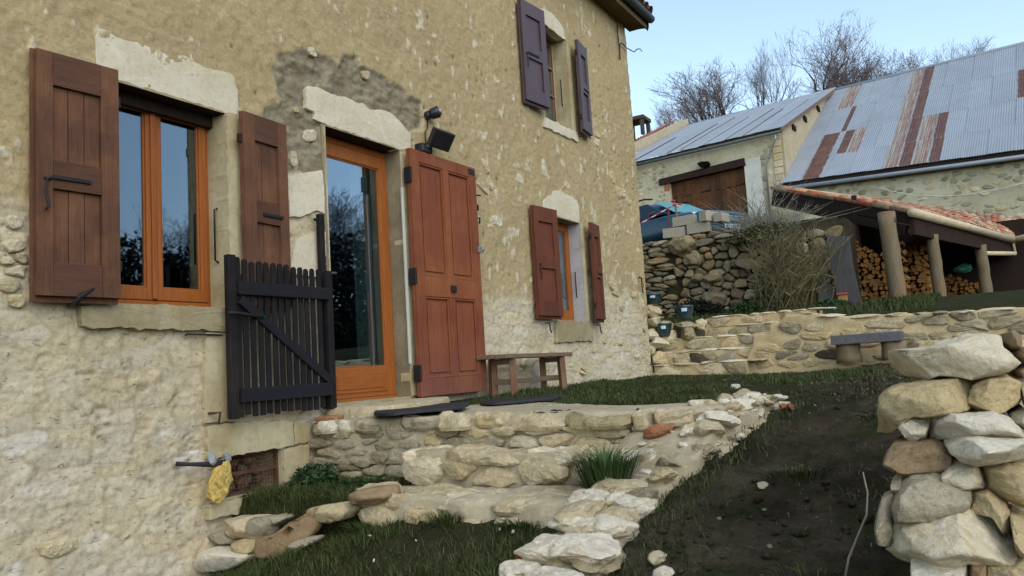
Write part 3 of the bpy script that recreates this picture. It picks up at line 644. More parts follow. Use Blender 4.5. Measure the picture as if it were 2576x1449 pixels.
def barrel(r0, r1, L, th=.014, n=6):
    m = MB(); v = []
    for y, r in ((0, r0), (L, r1)):
        for q in (r, r-th): v += [(q*math.cos(math.pi*k/n), y, q*math.sin(math.pi*k/n)) for k in range(n+1)]
    w = n+1; f = []
    for k in range(n):
        f += [(k, k+1, 2*w+k+1, 2*w+k), (w+k+1, w+k, 3*w+k, 3*w+k+1), (k+1, k, w+k, w+k+1), (2*w+k, 2*w+k+1, 3*w+k+1, 3*w+k)]
    return m.add(v, f)
for k in range(16):
    o = barrel(.075, .06, .4).build('tile', M['eave_tile'], roof, True)
    o.location = (11.06-.175*k, -.37, 5.39); o.rotation_euler = (rad(28), 0, rad(rs.uniform(-2, 2)))
# ---- shutters
def shutter(hx, z0, w, h, sgn, yh, yo, mv, mh, rails, stile=.1, label=None, boards=3, slot=True, hook=True, stay=None):
    """local a runs from the hinge outwards (sgn = -1 to the left), b up; y = 0 is the back face"""
    ang = math.atan2(-(yo-yh), w)*(1 if sgn < 0 else -1)
    def bx(m, a0, a1, y0, y1, b0, b1):
        x0, x1 = sorted((sgn*a0, sgn*a1)); return m.box(x0, x1, y0, y1, b0, b1)
    def place(o, par):
        return o
    m = MB(); T = .026
    ins = .016
    # back layer (a hair larger) and frame
    bx(m, 0, w, -T*.55, 0, 0, h)
    bx(m, .0, stile, -T*1.75, -T*.56, ins*2, h-.004); bx(m, w-stile, w-ins, -T*1.75, -T*.56, ins*2, h-.004)
    root = m.build('shutter', M[mv], house, bevel=.003); root.location = (hx, yh, z0); root.rotation_euler = (0, 0, ang); tag(root, label)
    prev = None
    for b0, b1 in rails:
        r = MB(); bx(r, stile+.001, w-stile-.001, -T*1.75, -T*.57, max(b0, ins*2), min(b1, h-.004)); r.build('rail', M[mh], root, bevel=.003)
    gaps = [(rails[i][1], rails[i+1][0]) for i in range(len(rails)-1)]
    for b0, b1 in gaps:
        bw = (w-2*stile)/boards
        for k in range(boards):
            r = MB(); bx(r, stile+k*bw+.002, stile+(k+1)*bw-.002, -T*.88-.002*(k % 2), -T*.56, b0, b1); r.build('board', M[mv], root, bevel=.002)
    mid = (rails[1][0]+rails[1][1])/2
    if slot:
        r = MB(); bx(r, w*.36, w*.8, -T*1.75-.012, -T*1.75, mid-.028, mid-.006); r.build('latch', M['iron'], root, bevel=.003)
    if hook:
        x = sgn*(w*.86); r = MB().tube([(x, -T*1.75-.012, mid-.03), (x-.01, -T*1.75-.016, mid-.09), (x+.006, -T*1.75-.014, mid-.17), (x-.012, -T*1.75-.02, mid-.2)], .006, 6)
        r.tube([(x-.012, -T*1.75+.004, mid-.03), (x+.02, -T*1.75-.014, mid-.028)], .009, 6); r.build('hook', M['iron'], root, True)
    for b in (.16*h, .86*h):
        r = MB(); bx(r, -.02, .02, -.03, .0, b-.03, b+.03); r.build('hinge', M['iron'], root, bevel=.004)
    if stay:
        x = sgn*(w*.55); r = MB().tube([(x, .02, -.01), (x+.0, -.06, -.006), (x+.01, -.085, .03), (x+.07, -.11, .07)], [.012, .014, .016, .007], 6); r.build('stay', M['iron'], root, True)
    return root
R5 = lambda h: [(0, .155*h), (.445*h, .56*h), (.862*h, h)]
shutter(2.665, .662, .455, 1.345, -1, -.065, -.03, 'shutter', 'shutter_h', R5(1.345), .1, 'weathered brown shutter left of the large window', stay=True)
shutter(3.552, .655, .42, 1.345, 1, -.055, -.03, 'shutter', 'shutter_h', R5(1.345), .1, 'dark brown shutter partly hidden by the black gate', hook=False)
shutter(8.015, .70, .49, 1.255, -1, -.075, -.03, 'shutter_red', 'shutter_red', R5(1.255), .1, 'red-brown shutter left of the small lower window', boards=1, slot=False)
shutter(8.90, .69, .36, 1.24, 1, -.09, -.035, 'shutter_red', 'shutter_red', R5(1.24), .09, 'red-brown shutter right of the small lower window', boards=1, hook=False)
shutter(8.02, 3.12, .48, 1.215, -1, -.085, -.03, 'shutter_up', 'shutter_up', R5(1.215), .1, 'brown shutter left of the upper window, violet sky sheen in its colour', boards=1)
shutter(8.88, 3.08, .385, 1.205, 1, -.09, -.04, 'shutter_up', 'shutter_up', R5(1.205), .09, 'brown shutter right of the upper window, violet sky sheen in its colour', boards=1, hook=False)
# ---- large window
def pane(x0, x1, z0, z1, y, par, mat='glass'): return MB().box(x0, x1, y, y+.006, z0, z1).build('pane', M[mat], par)
def sash(x0, x1, z0, z1, y, wd, par, mv='new_wood', mh='new_wood_h', bot=None, t=.05, mat='glass'):
    bot = bot or wd; m = MB().box(x0, x0+wd, y, y+t, z0, z1).box(x1-wd, x1, y, y+t, z0, z1)
    m.box(x0+wd+.0005, x1-wd-.0005, y+.001, y+t, z1-wd, z1).box(x0+wd+.0005, x1-wd-.0005, y+.001, y+t, z0, z0+bot)
    o = m.build('sash', M[mv], par, bevel=.005)
    # glazing bead
    b = MB(); c = .012
    for q in ((x0+wd, x0+wd+c, z0+bot, z1-wd), (x1-wd-c, x1-wd, z0+bot, z1-wd)): b.box(q[0], q[1], y+.012, y+t-.01, q[2], q[3])
    b.box(x0+wd+c, x1-wd-c, y+.012, y+t-.01, z0+bot, z0+bot+c).box(x0+wd+c, x1-wd-c, y+.012, y+t-.01, z1-wd-c, z1-wd)
    b.build('bead', M[mh], par, bevel=.003)
    pane(x0+wd, x1-wd, z0+bot, z1-wd, y+.022, par, mat)
    return o
def wframe(x0, x1, z0, z1, y, wd, label, bot=None, mv='new_wood', t=.06):
    bot = bot or wd; m = MB().box(x0, x0+wd, y, y+t, z0, z1).box(x1-wd, x1, y, y+t, z0, z1).box(x0+wd+.0005, x1-wd-.0005, y+.002, y+t, z1-wd, z1).box(x0+wd+.0005, x1-wd-.0005, y-.012, y+t, z0, z0+bot)
    return tag(m.build('window', M[mv], house, bevel=.005), label)
w = wframe(2.66, 3.525, .675, 2.01, .185, .055, 'large casement window with honey-coloured frame and mirrored sky', .05)
sash(2.70, 3.069, .728, 1.97, .17, .05, w, bot=.075); sash(3.072, 3.462, .728, 1.97, .168, .052, w, bot=.075)
MB().box(3.046, 3.082, .155, .167, .735, 1.965).build('astragal', M['new_wood'], w, bevel=.005)
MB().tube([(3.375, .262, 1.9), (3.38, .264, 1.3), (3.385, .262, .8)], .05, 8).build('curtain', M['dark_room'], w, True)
MB().box(2.695, 3.485, .12, .166, 1.905, 1.979).build('head_shade_strip', M['dark_wood'], w, bevel=.004)  # added dark strip, stands in for shade on the upper frame
# ---- glazed door
w = wframe(4.39, 5.385, -.01, 2.115, .16, .05, 'glazed door with honey-coloured frame and mirrored trees', .03); w.name = 'glazed_door'
sash(4.445, 5.325, .022, 2.06, .15, .105, w, bot=.24, t=.055)
MB().box(4.56, 5.21, .142, .152, .06, .225).build('panel', M['new_wood_h'], w, bevel=.008)
MB().box(4.60, 5.17, .136, .144, .09, .195).build('panel', M['new_wood_h'], w, bevel=.005)
MB().tube([(4.49, .15, 1.0), (4.49, .11, 1.0), (4.6, .105, 1.0)], .009, 8).build('handle', M['steel'], w, True)
def curtain(x0, x1, z0, z1, y, par, amp=.02, wl=.07, mat='curtain'):
    xs = np.linspace(x0, x1, 44); v = []; f = []
    for j, z in enumerate((z0, (z0+z1)/2, z1)): v += [(x, y+amp*math.sin(2*math.pi*x/wl+.4*j)+.3*amp*math.sin(17*x), z) for x in xs]
    n = len(xs); f = [(j*n+i, j*n+i+1, (j+1)*n+i+1, (j+1)*n+i) for j in range(2) for i in range(n-1)]
    return obj('curtain', mesh('curtain', v, f, M[mat], True), par)
curtain(4.98, 5.3, .05, 2.1, .24, w)
# ---- small windows
w = wframe(8.09, 8.885, .71, 1.965, .175, .055, 'small lower casement window with honey-coloured frame', .045)
sash(8.14, 8.838, .752, 1.915, .16, .085, w, mat='glass_dim'); curtain(8.12, 8.86, .72, 1.94, .26, w, .015, .09)
w = wframe(8.10, 8.85, 3.09, 4.32, .195, .05, 'old brown upper window with thin glazing bars', .05, 'shutter_red')
sash(8.145, 8.80, 3.14, 4.27, .182, .045, w, 'shutter_red', 'bench', mat='glass_dim')
for z in (3.555, 3.915): MB().box(8.19, 8.755, .18, .198, z-.011, z+.011).build('glazing_bar', M['bench'], w, bevel=.003)
MB().box(8.762, 8.775, .172, .181, 3.15, 4.26).build('glazing_bar', M['jamb'], w)
curtain(8.12, 8.83, 3.1, 4.3, .28, w, .012, .1, 'reveal')
# thin stay bars on the reveals
for x, z0, z1 in ((3.488, 1.0, 1.35), (8.836, 1.02, 1.32), (8.806, 3.45, 3.78)):
    MB().tube([(x, .10, z1), (x-.03, .09, z1-.01), (x-.032, .09, z0), (x, .10, z0-.01)], .007, 6).build('stay_bar', M['iron'], house, True)
# ---- the open red-brown door leaf
def leaf():
    hx, z0, w, h = 5.345, -.012, .995, 2.135
    root = MB().box(0, w, -.022, 0, 0, h).build('door_leaf', M['door_leaf'], house, bevel=.003)
    tag(root, 'solid red-brown panelled door leaf folded back against the wall'); root.location = (hx, -.055, z0); root.rotation_euler = (0, 0, rad(-.8))
    F0, F1 = -.048, -.0225
    for a0, a1, b0, b1 in ((0, .115, 0, h), (.885, w, 0, h), (.465, .545, .852, h-.105), (.465, .545, .15, .851)):
        MB().box(a0, a1, F0, F1, b0, b1).build('stile', M['door_leaf'], root, bevel=.004)
    for b0, b1 in ((0, .15), (.852, 1.03), (h-.105, h)):
        for a0, a1 in ((.1155, .8845),) if b0 != .852 else ((.1155, .8845),):
            MB().box(a0, a1, F0+.0015, F1, b0 if b0 != .852 else .853, b1).build('rail', M['door_leaf'], root, bevel=.004)
    for a0, a1 in ((.1155, .4645), (.5455, .8845)):
        for b0, b1 in ((.15, .852), (1.03, h-.105)):
            m = MB(); c = .018; y0, y1 = -.041, -.0225
            m.box(a0, a0+c, y0, y1, b0, b1).box(a1-c, a1, y0, y1, b0, b1).box(a0+c, a1-c, y0, y1, b0, b0+c).box(a0+c, a1-c, y0, y1, b1-c, b1); m.build('moulding', M['door_leaf'], root, bevel=.006)
            MB().box(a0+.04, a1-.04, -.033, -.0225, b0+.045, b1-.045).build('panel', M['door_leaf'], root, bevel=.008)
    MB().box(.488, .555, -.07, -.048, .905, .965).build('lock', M['iron'], root, bevel=.005)
    MB().box(.875, .975, -.052, -.0485, h-.075, h-.02).build('plate', M['iron'], root, bevel=.002)
    MB().box(.965, 1.03, -.06, -.02, 1.31, 1.37).tube([(1.02, -.05, 1.34), (1.05, -.05, 1.34)], .018, 8).build('latch', M['steel'], root, bevel=.004)
    MB().tube([(.985, -.03, 1.87), (1.06, -.05, 1.88)], .008, 6).tube([(.99, -.03, 1.77), (1.03, -.03, 1.78), (1.03, -.03, 1.73)], .012, 6).tube([(.99, -.03, 1.64), (1.04, -.04, 1.66), (1.03, -.04, 1.6)], .01, 6).build('bolt', M['iron'], root, True)
    for b in (.2, 1.02, 1.9): MB().box(-.016, .008, -.054, .02, b-.07, b+.07).build('hinge', M['iron'], root, bevel=.006)
leaf()
MB().box(5.30, 5.328, -.028, -.012, .27, 1.78).build('seal_strip', M['white_wall'], house, bevel=.003)
MB().prism([(-.1, 0), (.9, 0), (1.0, .012), (.9, .03), (-.1, .02)], lambda a, b, t: (5.45+a, -.04-.06*t, -.10+b)).build('threshold_board', M['gate'], house)
# ---- iron odds and ends on the wall
t = MB().tube([(10.566,-0.02,5.104), (10.556,-0.02,4.999), (10.566,-0.02,4.834), (10.586,-0.02,4.723), (10.566,-0.02,4.566)], .009, 6); t.build('cable', M['iron'], house, True)
t = MB().tube([(10.58, -.02, 4.7), (10.6, -.03, 4.82), (10.67, -.03, 4.85), (10.83, -.03, 4.83), (10.99, -.05, 4.83)] + [(11.05, -.07, 4.825), (11.03, -.12, 4.85), (11.03, -.17, 4.84), (11.02, -.2, 4.79)], .008, 6); t.build('hook', M['iron'], house, True)
MB().tube([(3.288, .02, .016), (3.30, -.06, .016), (3.347, -.06, .018), (3.332, -.06, -.05)], .008, 6).build('hook', M['rust'], house, True)
MB().tube([(10.68, 0, 1.37), (10.68, -.04, 1.36), (10.69, -.04, 1.30)], .012, 6).tube([(10.69+.03*math.sin(q), -.045, 1.255+.04*math.cos(q)) for q in np.linspace(0, 6.28, 10)], .007, 5).tube([(10.69, -.04, 1.21), (10.70, -.04, 1.14)], .01, 6).build('tether_ring', M['iron'], house, True)
MB().tube([(10.84, -.01, .12), (10.85, -.05, .11), (10.86, -.05, .0)], .012, 6).build('hook', M['iron'], house, True)
for x in (7.78, 9.12): MB().tube([(x, 0, .66), (x, -.05, .655), (x+.005, -.055, .58), (x+.03, -.055, .55)], .008, 6).build('hook', M['iron'], house, True)
MB().tube([(3.15, 0, .50), (3.15, -.02, .505), (3.40, -.03, .50)], .006, 5).build('hook', M['iron'], house, True)
# cellar vent: mesh in an iron frame with rubbish behind
m = MB()
for k in range(19): x = 3.41+.025*k; m.box(x-.0018, x+.0018, .045, .048, -.515, -.265)
for k in range(11): z = -.505+.025*k; m.box(3.405, 3.88, .041, .0448, z-.0018, z+.0018)
m.box(3.402, 3.42, .03, .06, -.518, -.264).box(3.866, 3.884, .03, .06, -.518, -.264).box(3.42, 3.866, .03, .06, -.518, -.505).box(3.42, 3.866, .03, .06, -.277, -.264).box(3.42, 3.866, .025, .055, -.395, -.372)
m.build('vent_grille', M['rust'], house)
for k in range(26):
    o = obj('rubble', rock_mesh(900+k % 5, M[('brown_stone', 'grey_stone', 'dark_stone')[k % 3]], .045, .04, .035, 1, name='rubble'), house)
    o.location = (3.43+.43*rs.random(), .14+.1*rs.random(), -.5+.2*rs.random()**1.6); o.rotation_euler = (k, k*2, k*3)
# ---- foam lump and pipe beside the vent
foam_me = rock_mesh(41, M['foam'], .07, .06, .115, 4, .55, 3, name='foam'); foam = obj('foam_lump', foam_me)
foam.location = (3.315, -.07, -.40); foam.rotation_euler = (0, rad(14), 0); tag(foam, 'lump of yellow expanding foam stuck beside the cellar vent', 'foam lump')
pp = empty('insulated_pipe', 'dark pipe wrapped in foil sticking out above the yellow foam', 'pipe', (3.06, -.03, -.26))
MB().tube([(0, .02, .0), (.07, -.02, -.012), (.2, -.05, -.03), (.31, -.045, -.03)], [.014, .012, .018, .02], 8).build('pipe', M['rubber'], pp, True)
o = obj('foil', rock_mesh(7, M['foil'], .032, .03, .042, 2, .5, 4, name='foil'), pp); o.location = (.2, -.05, .005)
o = obj('foil', rock_mesh(8, M['foil'], .028, .026, .036, 2, .5, 4, name='foil'), pp); o.location = (.31, -.05, -.005)
# ================================================================ things on and by the wall
# floodlight
fl = empty('floodlight', 'black box floodlight on a bracket above the red-brown door', 'floodlight', (5.62, 0, 2.17))
MB().box(-.07, .08, -.09, .0, -.03, .05).build('junction_box', M['black_plastic'], fl, bevel=.01)
MB().tube([(0, -.08, .02), (.02, -.12, .04)], .018, 8).tube([(-.02, 0, -.02), (-.02, -.03, -.1)], .012, 6).tube([(.06, -.02, -.03), (.075, -.02, -.12)], .004, 5).build('bracket', M['steel'], fl, True)
mt = Matrix.Translation((.10, -.16, .10)) @ Euler((rad(35), rad(8), rad(-18))).to_matrix().to_4x4()
h = MB(); P = [(-.11, -.085), (.11, -.085), (.11, .085), (-.11, .085)]
vv = [(a, -.05, b) for a, b in P] + [(a*1.0, .01, b) for a, b in P] + [(a*.6, .075, b*.6) for a, b in P]
h.add([mt @ Vector(q) for q in vv], [(0, 3, 2, 1)[::-1], (8, 9, 10, 11)] + [(i+4*k, (i+1) % 4+4*k, (i+1) % 4+4+4*k, i+4+4*k) for k in (0, 1) for i in range(4)]); h.build('lamp_body', M['black_plastic'], fl, bevel=.006)
MB().box(-.095, .095, -.0545, -.0515, -.07, .07, mt).build('lamp_glass', M['iron'], fl)
cm = empty('motion_sensor', 'small round black motion sensor above the floodlight', 'sensor', (5.74, 0, 2.52))
MB().tube([(.0, 0, 0), (.01, -.05, .01)], .04, 12).tube([(.01, -.05, .01), (.05, -.12, .03)], [.05, .055], 14).build('sensor_body', M['black_plastic'], cm, True, .008)
MB().tube([(.052, -.121, .031), (.06, -.135, .034)], [.04, .032], 12).build('sensor_lens', M['steel'], cm, True)
MB().tube([(0, -.02, -.03), (-.01, -.02, -.12), (-.04, -.015, -.16), (-.035, -.012, -.27), (-.06, -.05, -.33)], .006, 6).build('cable', M['iron'], cm, True)
# gate
gt = empty('picket_gate', 'black tarred wooden picket gate folded open against the house wall', 'gate', (4.285, -.12, 0))
gx = lambda x: x-4.285
MB().box(gx(3.385), gx(3.447), .0, .045, -.03, 1.01).build('stile', M['gate'], gt, bevel=.006)
MB().box(gx(4.257), gx(4.318), .0, .045, -.028, .97).build('stile', M['gate'], gt, bevel=.006)
for k in range(13):
    x = 3.462+.0602*k+rs.uniform(-.004, .004); wd = .041; zt = .99-.0015*k+rs.uniform(-.01, .008); zb_ = -.022+rs.uniform(-.006, .01)
    if k == 0: zt = 1.0
    pl = [(x-wd/2, zb_), (x+wd/2, zb_), (x+wd/2, zt-.016), (x+wd*.32, zt-.003), (x, zt), (x-wd*.32, zt-.003), (x-wd/2, zt-.016)]
    MB().prism([(gx(a), b) for a, b in pl], lambda a, b, t: (a, .018-.014*t, b)).build('picket', M['gate'], gt, bevel=.003)
MB().box(gx(3.4475), gx(4.2565), -.026, .0015, .752, .838).build('rail', M['gate_h'], gt, bevel=.005)
MB().box(gx(3.4475), gx(4.2565), -.026, .0015, .066, .158).build('rail', M['gate_h'], gt, bevel=.005)
a_, b_ = (3.462, .722), (4.245, .172); MB().bar((gx(a_[0]), -.0125, a_[1]), (gx(b_[0]), -.0125, b_[1]), .022, .062, (0, 0, 1)).build('brace', M['gate_h'], gt, bevel=.004)
MB().tube([(gx(3.35), -.03, .632), (gx(3.42), -.035, .63), (gx(3.63), -.03, .612)], .011, 6).build('latch', M['iron'], gt, True)
MB().box(gx(4.262), gx(4.312), .05, .09, -.03, 1.40).tube([(gx(4.287), .07, 1.36), (gx(4.25), .1, 1.36)], .012, 6).build('hanging_post', M['gate'], gt, bevel=.005)
# bench
bn = empty('wooden_bench', 'narrow weathered wooden bench under the small lower window', 'bench', (6.9, -.24, -.07))
MB().box(-.68, .68, -.17, -.045, .345, .385).build('plank', M['bench'], bn, bevel=.005); MB().box(-.70, .70, -.04, .14, .347, .387).build('plank', M['bench'], bn, bevel=.005)
for x in (-.5, .5):
    for y in (-.13, .10): MB().bar((x, y, 0), (x*.98, y*.95, .345), .065, .065).build('leg', M['bench_leg'], bn, bevel=.004)
    MB().box(x-.022, x+.022, -.15, .12, .29, .343).build('apron', M['bench'], bn, bevel=.004); MB().box(x-.015, x+.015, -.10, .07, .10, .155).build('stretcher', M['bench'], bn, bevel=.004)
MB().box(-.485, .485, -.035, .01, .105, .15).build('stretcher', M['bench'], bn, bevel=.004)
# mats
def mat_thing(poly, z, label, seed):
    c = np.mean(poly, 0); p = np.array(smooth_poly(np.array(poly)-c, 60)); v = []
    for s, h in ((1, 0), (1, .016), (.97, .022), (.6, .02), (.3, .02)): v.append(V3(p[:, 0]*s, p[:, 1]*s, h + .006*fbm(V3(p[:, 0]*5*s, p[:, 1]*5*s, 0*p[:, 0]+seed), 3, 3)))
    v = np.vstack(v+[[[0, 0, .02]]]); n = 60; f = []
    for i in range(4): f += [(i*n+k, i*n+(k+1) % n, (i+1)*n+(k+1) % n, (i+1)*n+k) for k in range(n)]
    f += [(4*n+k, 4*n+(k+1) % n, 5*n) for k in range(n)]
    o = obj('door_mat', mesh('door_mat', v, f, M['rubber'], True)); o.location = (c[0], c[1], z); tag(o, label, 'mat', 'rubber mats by the door')
# ================================================================ ground
BED = np.array([(3.4,-.15,-.93),(3.0,-.15,-.99),(2.0,-.2,-1.12),(0,-.2,-1.5),(3.3,-.8,-.78),(2.9,-.8,-.83),(3.3,-1.3,-.64),(3.4,-2.2,-.58),(2.7,-2.0,-.71),(2.7,-2.55,-.68),(2,-1.2,-1.0),(1,-1,-1.27),(1,-2.5,-1.12),(0,-2.5,-1.4),(4,-2.4,-.52),(2.2,-2.4,-.82)])
def tps(P, x, y):
    def K(r2): return np.where(r2 > 1e-12, r2*np.log(np.maximum(r2, 1e-12)), 0)
    n = len(P); A = np.zeros((n+3, n+3)); A[:n, :n] = K((P[:, None, 0]-P[None, :, 0])**2+(P[:, None, 1]-P[None, :, 1])**2)+np.eye(n)*.02
    A[:n, n:] = np.c_[np.ones(n), P[:, :2]]; A[n:, :n] = A[:n, n:].T; w = np.linalg.solve(A, np.r_[P[:, 2], 0, 0, 0])
    z = w[n]+w[n+1]*x+w[n+2]*y
    for i in range(n): z = z+w[i]*K((x-P[i, 0])**2+(y-P[i, 1])**2)
    return z
def ramp_z(x): return np.interp(x, [-8, -3, 0, 1, 2, 2.66, 3, 3.69, 4.05, 4.69, 5.5, 7, 9, 11, 14], [-2.2, -1.75, -1.43, -1.1, -.86, -.68, -.58, -.43, -.34, -.17, -.12, -.10, -.07, -.04, 0])
def ground_z(x, y):
    x = np.asarray(x, float); y = np.asarray(y, float)
    bed = tps(BED, np.clip(x, 0, 4.2), np.clip(y, -2.6, -.1)) + np.minimum(x, 0)*.1
    up = sstep(3.40, 3.52, x + .0*y)*sstep(-1.25, -1.0, y); bed = np.where(up > 0, bed*(1-up)+(-.545-.02*np.clip(4-x, 0, 1))*up, bed)
    lawn = -.125 + .05*sstep(5.2, 6.5, x)*sstep(-1.5, -.2, y) + .02*sstep(6, 10, x)
    yard = np.where(x < 4.25, bed, lawn)
    k = sstep(-2.9, -2.72, y); z = ramp_z(x)*(1-k)+yard*k
    far = .60+.088*np.clip(x-11.3, 0, 4)+.012*np.clip(x-15.3, 0, 12)+.25*np.clip(x-27, 0, 60)*.6
    z = np.where(x > np.where((y > -2.25) & (y < .4), 12.45, 11.45), far, z)
    upper = 2.6+.158*np.clip(x-15.4, 0, 60)
    s = sstep(15.35, 15.6, x)*sstep(-2.2, -1.9, y); z = z*(1-s)+upper*s
    return z
def make_ground():
    xs = np.r_[np.linspace(-300, -10, 12), np.arange(-9, 1, .25), np.arange(1, 6, .028), np.arange(6, 11.3, .06), np.arange(11.3, 16, .1), np.arange(16, 40, .5), np.linspace(41, 600, 30)]
    ys = np.r_[np.linspace(-400, -12, 14), np.arange(-11, -5.2, .2), np.arange(-5.2, .05, .028), np.arange(.1, 4, .4), np.linspace(5, 400, 24)]
    X, Y = np.meshgrid(xs, ys); x, y = X.ravel(), Y.ravel(); z = ground_z(x, y)
    near = sstep(13, 9, x)*sstep(-3, 0, x)*sstep(-9, -7, y)
    p = V3(x, y, 0*x)
    z = z + near*(.035*fbm(p*1.7, 3, 2)+.022*fbm(p*7, 4, 3)+.05*np.abs(fbm(p*13, 4, 4, .6))-.012)
    z = np.where(y > .35, np.where(x < 12, -1.6+0*z, z), z)
    far = np.hypot(x, y); z = np.where(far > 70, z*1+0*z, z)
    z = np.minimum(z, 16) - np.clip(far-90, 0, None)*.0
    r, c = X.shape; i = np.arange(r*c).reshape(r, c)
    q = np.stack([i[:-1, :-1], i[:-1, 1:], i[1:, 1:], i[1:, :-1]], -1).reshape(-1, 4)
    bedm = sstep(4.3, 4.1, x)*sstep(-2.75, -2.6, y)
    lawnm = sstep(5.0, 5.7, x + .5*fbm(p*1.4, 3, 7) + .35*(y > -1))*sstep(-3.9, -2.6, y + .5*fbm(p*1.1, 3, 8))
    grass = np.clip(.75*bedm+lawnm*.85+.9*(x > 11.4)+.8*(x < -1), 0, 1)
    o = obj('ground', mesh('ground', np.stack([x, y, z], 1), q, M['soil'], True, dict(grass=grass)))
    o['kind'] = 'structure'; return o
def m_soil():
    s = N('dark_earth'); w = s.coord('World'); n1 = s.noise(w, 1.6, 6, .65, .4); n2 = s.noise(w, 9, 6, .7); n3 = s.noise(w, 60, 5, .75)
    c = s.mix(s.ramp(n1, [(.35, 0.), (.65, 1.)]), srgb(36,31,24), srgb(78,70,56)); c = s.mix(s.ramp(n2, [(.5, 0.), (.7, 1.)]), c, srgb(40,38,28))
    g = s.mix(s.ramp(n2, [(.4, 0.), (.6, 1.)]), srgb(44,52,28), srgb(62,60,36))
    k = s.math('MULTIPLY', s.attr('grass'), s.ramp(s.noise(w, 4, 5, .7), [(.3, .5), (.6, 1.)])); c = s.mix(k, c, g)
    c = s.mix(s.ramp(s.noise(w, 2.7, 6, .7, .8), [(.52, 0.), (.62, .8)]), c, srgb(46,52,28))
    c = s.mix(s.ramp(s.vor(w, 24), [(.05, .8), (.1, 0.)]), c, srgb(120,112,96))
    c = s.mix(.6, c, s.ramp(n3, [(.3, (.4, .4, .4)), (.62, (1, 1, 1))]), 'MULTIPLY')
    b = s.bump(n2, .5, .03); b = s.bump(n3, .8, .012, b); return s.fin(c, .97, b, spec=.05)
M['soil'] = m_soil(); make_ground()
# ================================================================ landing and steps before the door
RS = random.Random(11)
steps = empty('stone_steps', 'rough pale stone steps and landing in front of the glazed door', 'steps', (0, 0, 0))
def plate(name, poly, z0, z1, mat, parent, n=70, rough=.02, seed=1, wob=.02, smooth=True, z_of=None):
    p = smooth_poly(poly, n); p = p + np.stack([fbm(V3(p[:, 0]*5, p[:, 1]*5, 0*p[:, 0]+seed+k*7), 3, 4) for k in (0, 1)], 1)*wob*2
    if area(p) < 0: p = p[::-1]
    c = p.mean(0); v = []; R = ((1.0, z0), (1.0, z1-.02), (.975, z1), (.8, z1), (.6, z1), (.4, z1), (.2, z1))
    for s_, z in R:
        o = c+(p-c)*s_; zz = z + (rough*fbm(V3(o[:, 0]*6, o[:, 1]*6, 0*o[:, 0]), 4, seed) if z > z0 else 0) + (z_of(o[:, 0], o[:, 1]) if z_of else 0)
        v.append(V3(o[:, 0], o[:, 1], zz+0*o[:, 0]))
    v = np.vstack(v+[[[c[0], c[1], z1+(z_of(c[0], c[1]) if z_of else 0)]]]); f = []; m = len(R)
    for i in range(m-1): f += [(i*n+k, i*n+(k+1) % n, (i+1)*n+(k+1) % n, (i+1)*n+k) for k in range(n)]
    f += [((m-1)*n+k, (m-1)*n+(k+1) % n, m*n) for k in range(n)]
    return obj(name, mesh(name, v, f, mat, smooth), parent)
plate('landing', [(4.16, .03), (4.15, -.5), (4.17, -1.2), (4.16, -2.0), (4.25, -2.82), (4.95, -3.02), (4.85, -2.2), (5.1, -1.7), (5.5, -1.3), (5.75, -.9), (5.6, -.35), (5.45, .03)], -.4, -.105, M['grey_mortar'], steps, 90, .012, 3, .03)
plate('landing', [(4.22, -2.74), (4.6, -2.86), (4.98, -3.06), (4.45, -3.02), (4.0, -2.96), (3.72, -2.86), (3.62, -2.5), (3.95, -2.45), (4.22, -2.45)], -.7, -.03, M['grey_mortar'], steps, 70, .045, 13, .05, True, lambda x, y: np.interp(x, [3.5, 3.7, 4.3, 4.7, 5.2], [-.42, -.34, -.12, -.06, -.05]))
plate('threshold', [(4.30, .03), (4.28, -.2), (4.35, -.52), (4.75, -.60), (5.15, -.45), (5.5, -.28), (5.52, .03)], -.12, -.022, M['pale_stone'], steps, 50, .012, 5, .02)
mat_thing([(4.156,-0.556), (4.966,-0.087), (5.13,-0.205), (5.151,-0.536), (5.151,-0.719), (4.481,-1.097), (4.171,-0.947), (3.994,-0.887)], -.078, 'black rubber mat on the landing in front of the glazed door', 2)
mat_thing([(5.403,-0.601), (6.284,-0.329), (6.434,-0.616), (6.442,-0.867), (5.772,-1.162), (5.468,-0.991), (5.249,-0.85)], -.095, 'black rubber mat on the grass before the bench', 6)
# the landing's front wall: mortar core and one stone per stone
MB().box(4.195, 4.5, -.95, .0, -.75, -.125).box(4.2, 4.5, -2.8, -.95, -.6, -.13).build('mortar', M['joint'], steps)
def riser(x, y0, y1, z0, z1, ny, nz, seed, mats, parent, depth=.07, gap=.022, top=None, jit=.36, proud=.0, rough=.05, crag=.06):
    for i, pl in enumerate(cells(y0, y1, z0, z1, ny, nz, seed, gap, jit, .1)):
        mt_ = RS.choice(mats)
        face_stone('stone', [tuple(q) for q in pl], 'x', x-proud+RS.uniform(-.012, .012), depth, seed*131+i, M[mt_], parent, n=18, rings=((.98, -1.), (1.02, -.1), (1.0, .22), (.9, .42), (.55, .5)), rough=rough, tilt=.12, crag=crag*.7, fine=.03, cuts=3, cutr=(.74, .95))
riser(4.165, -1.0, -.0, -.56, -.17, 5, 6, 21, ['mixed_stone', 'mixed_stone', 'grey_stone', 'pale_stone'], steps, gap=.018)
riser(4.175, -2.75, -1.0, -.30, -.17, 8, 2, 22, ['mixed_stone', 'pale_stone', 'pale_stone', 'pale_stone'], steps, gap=.012)
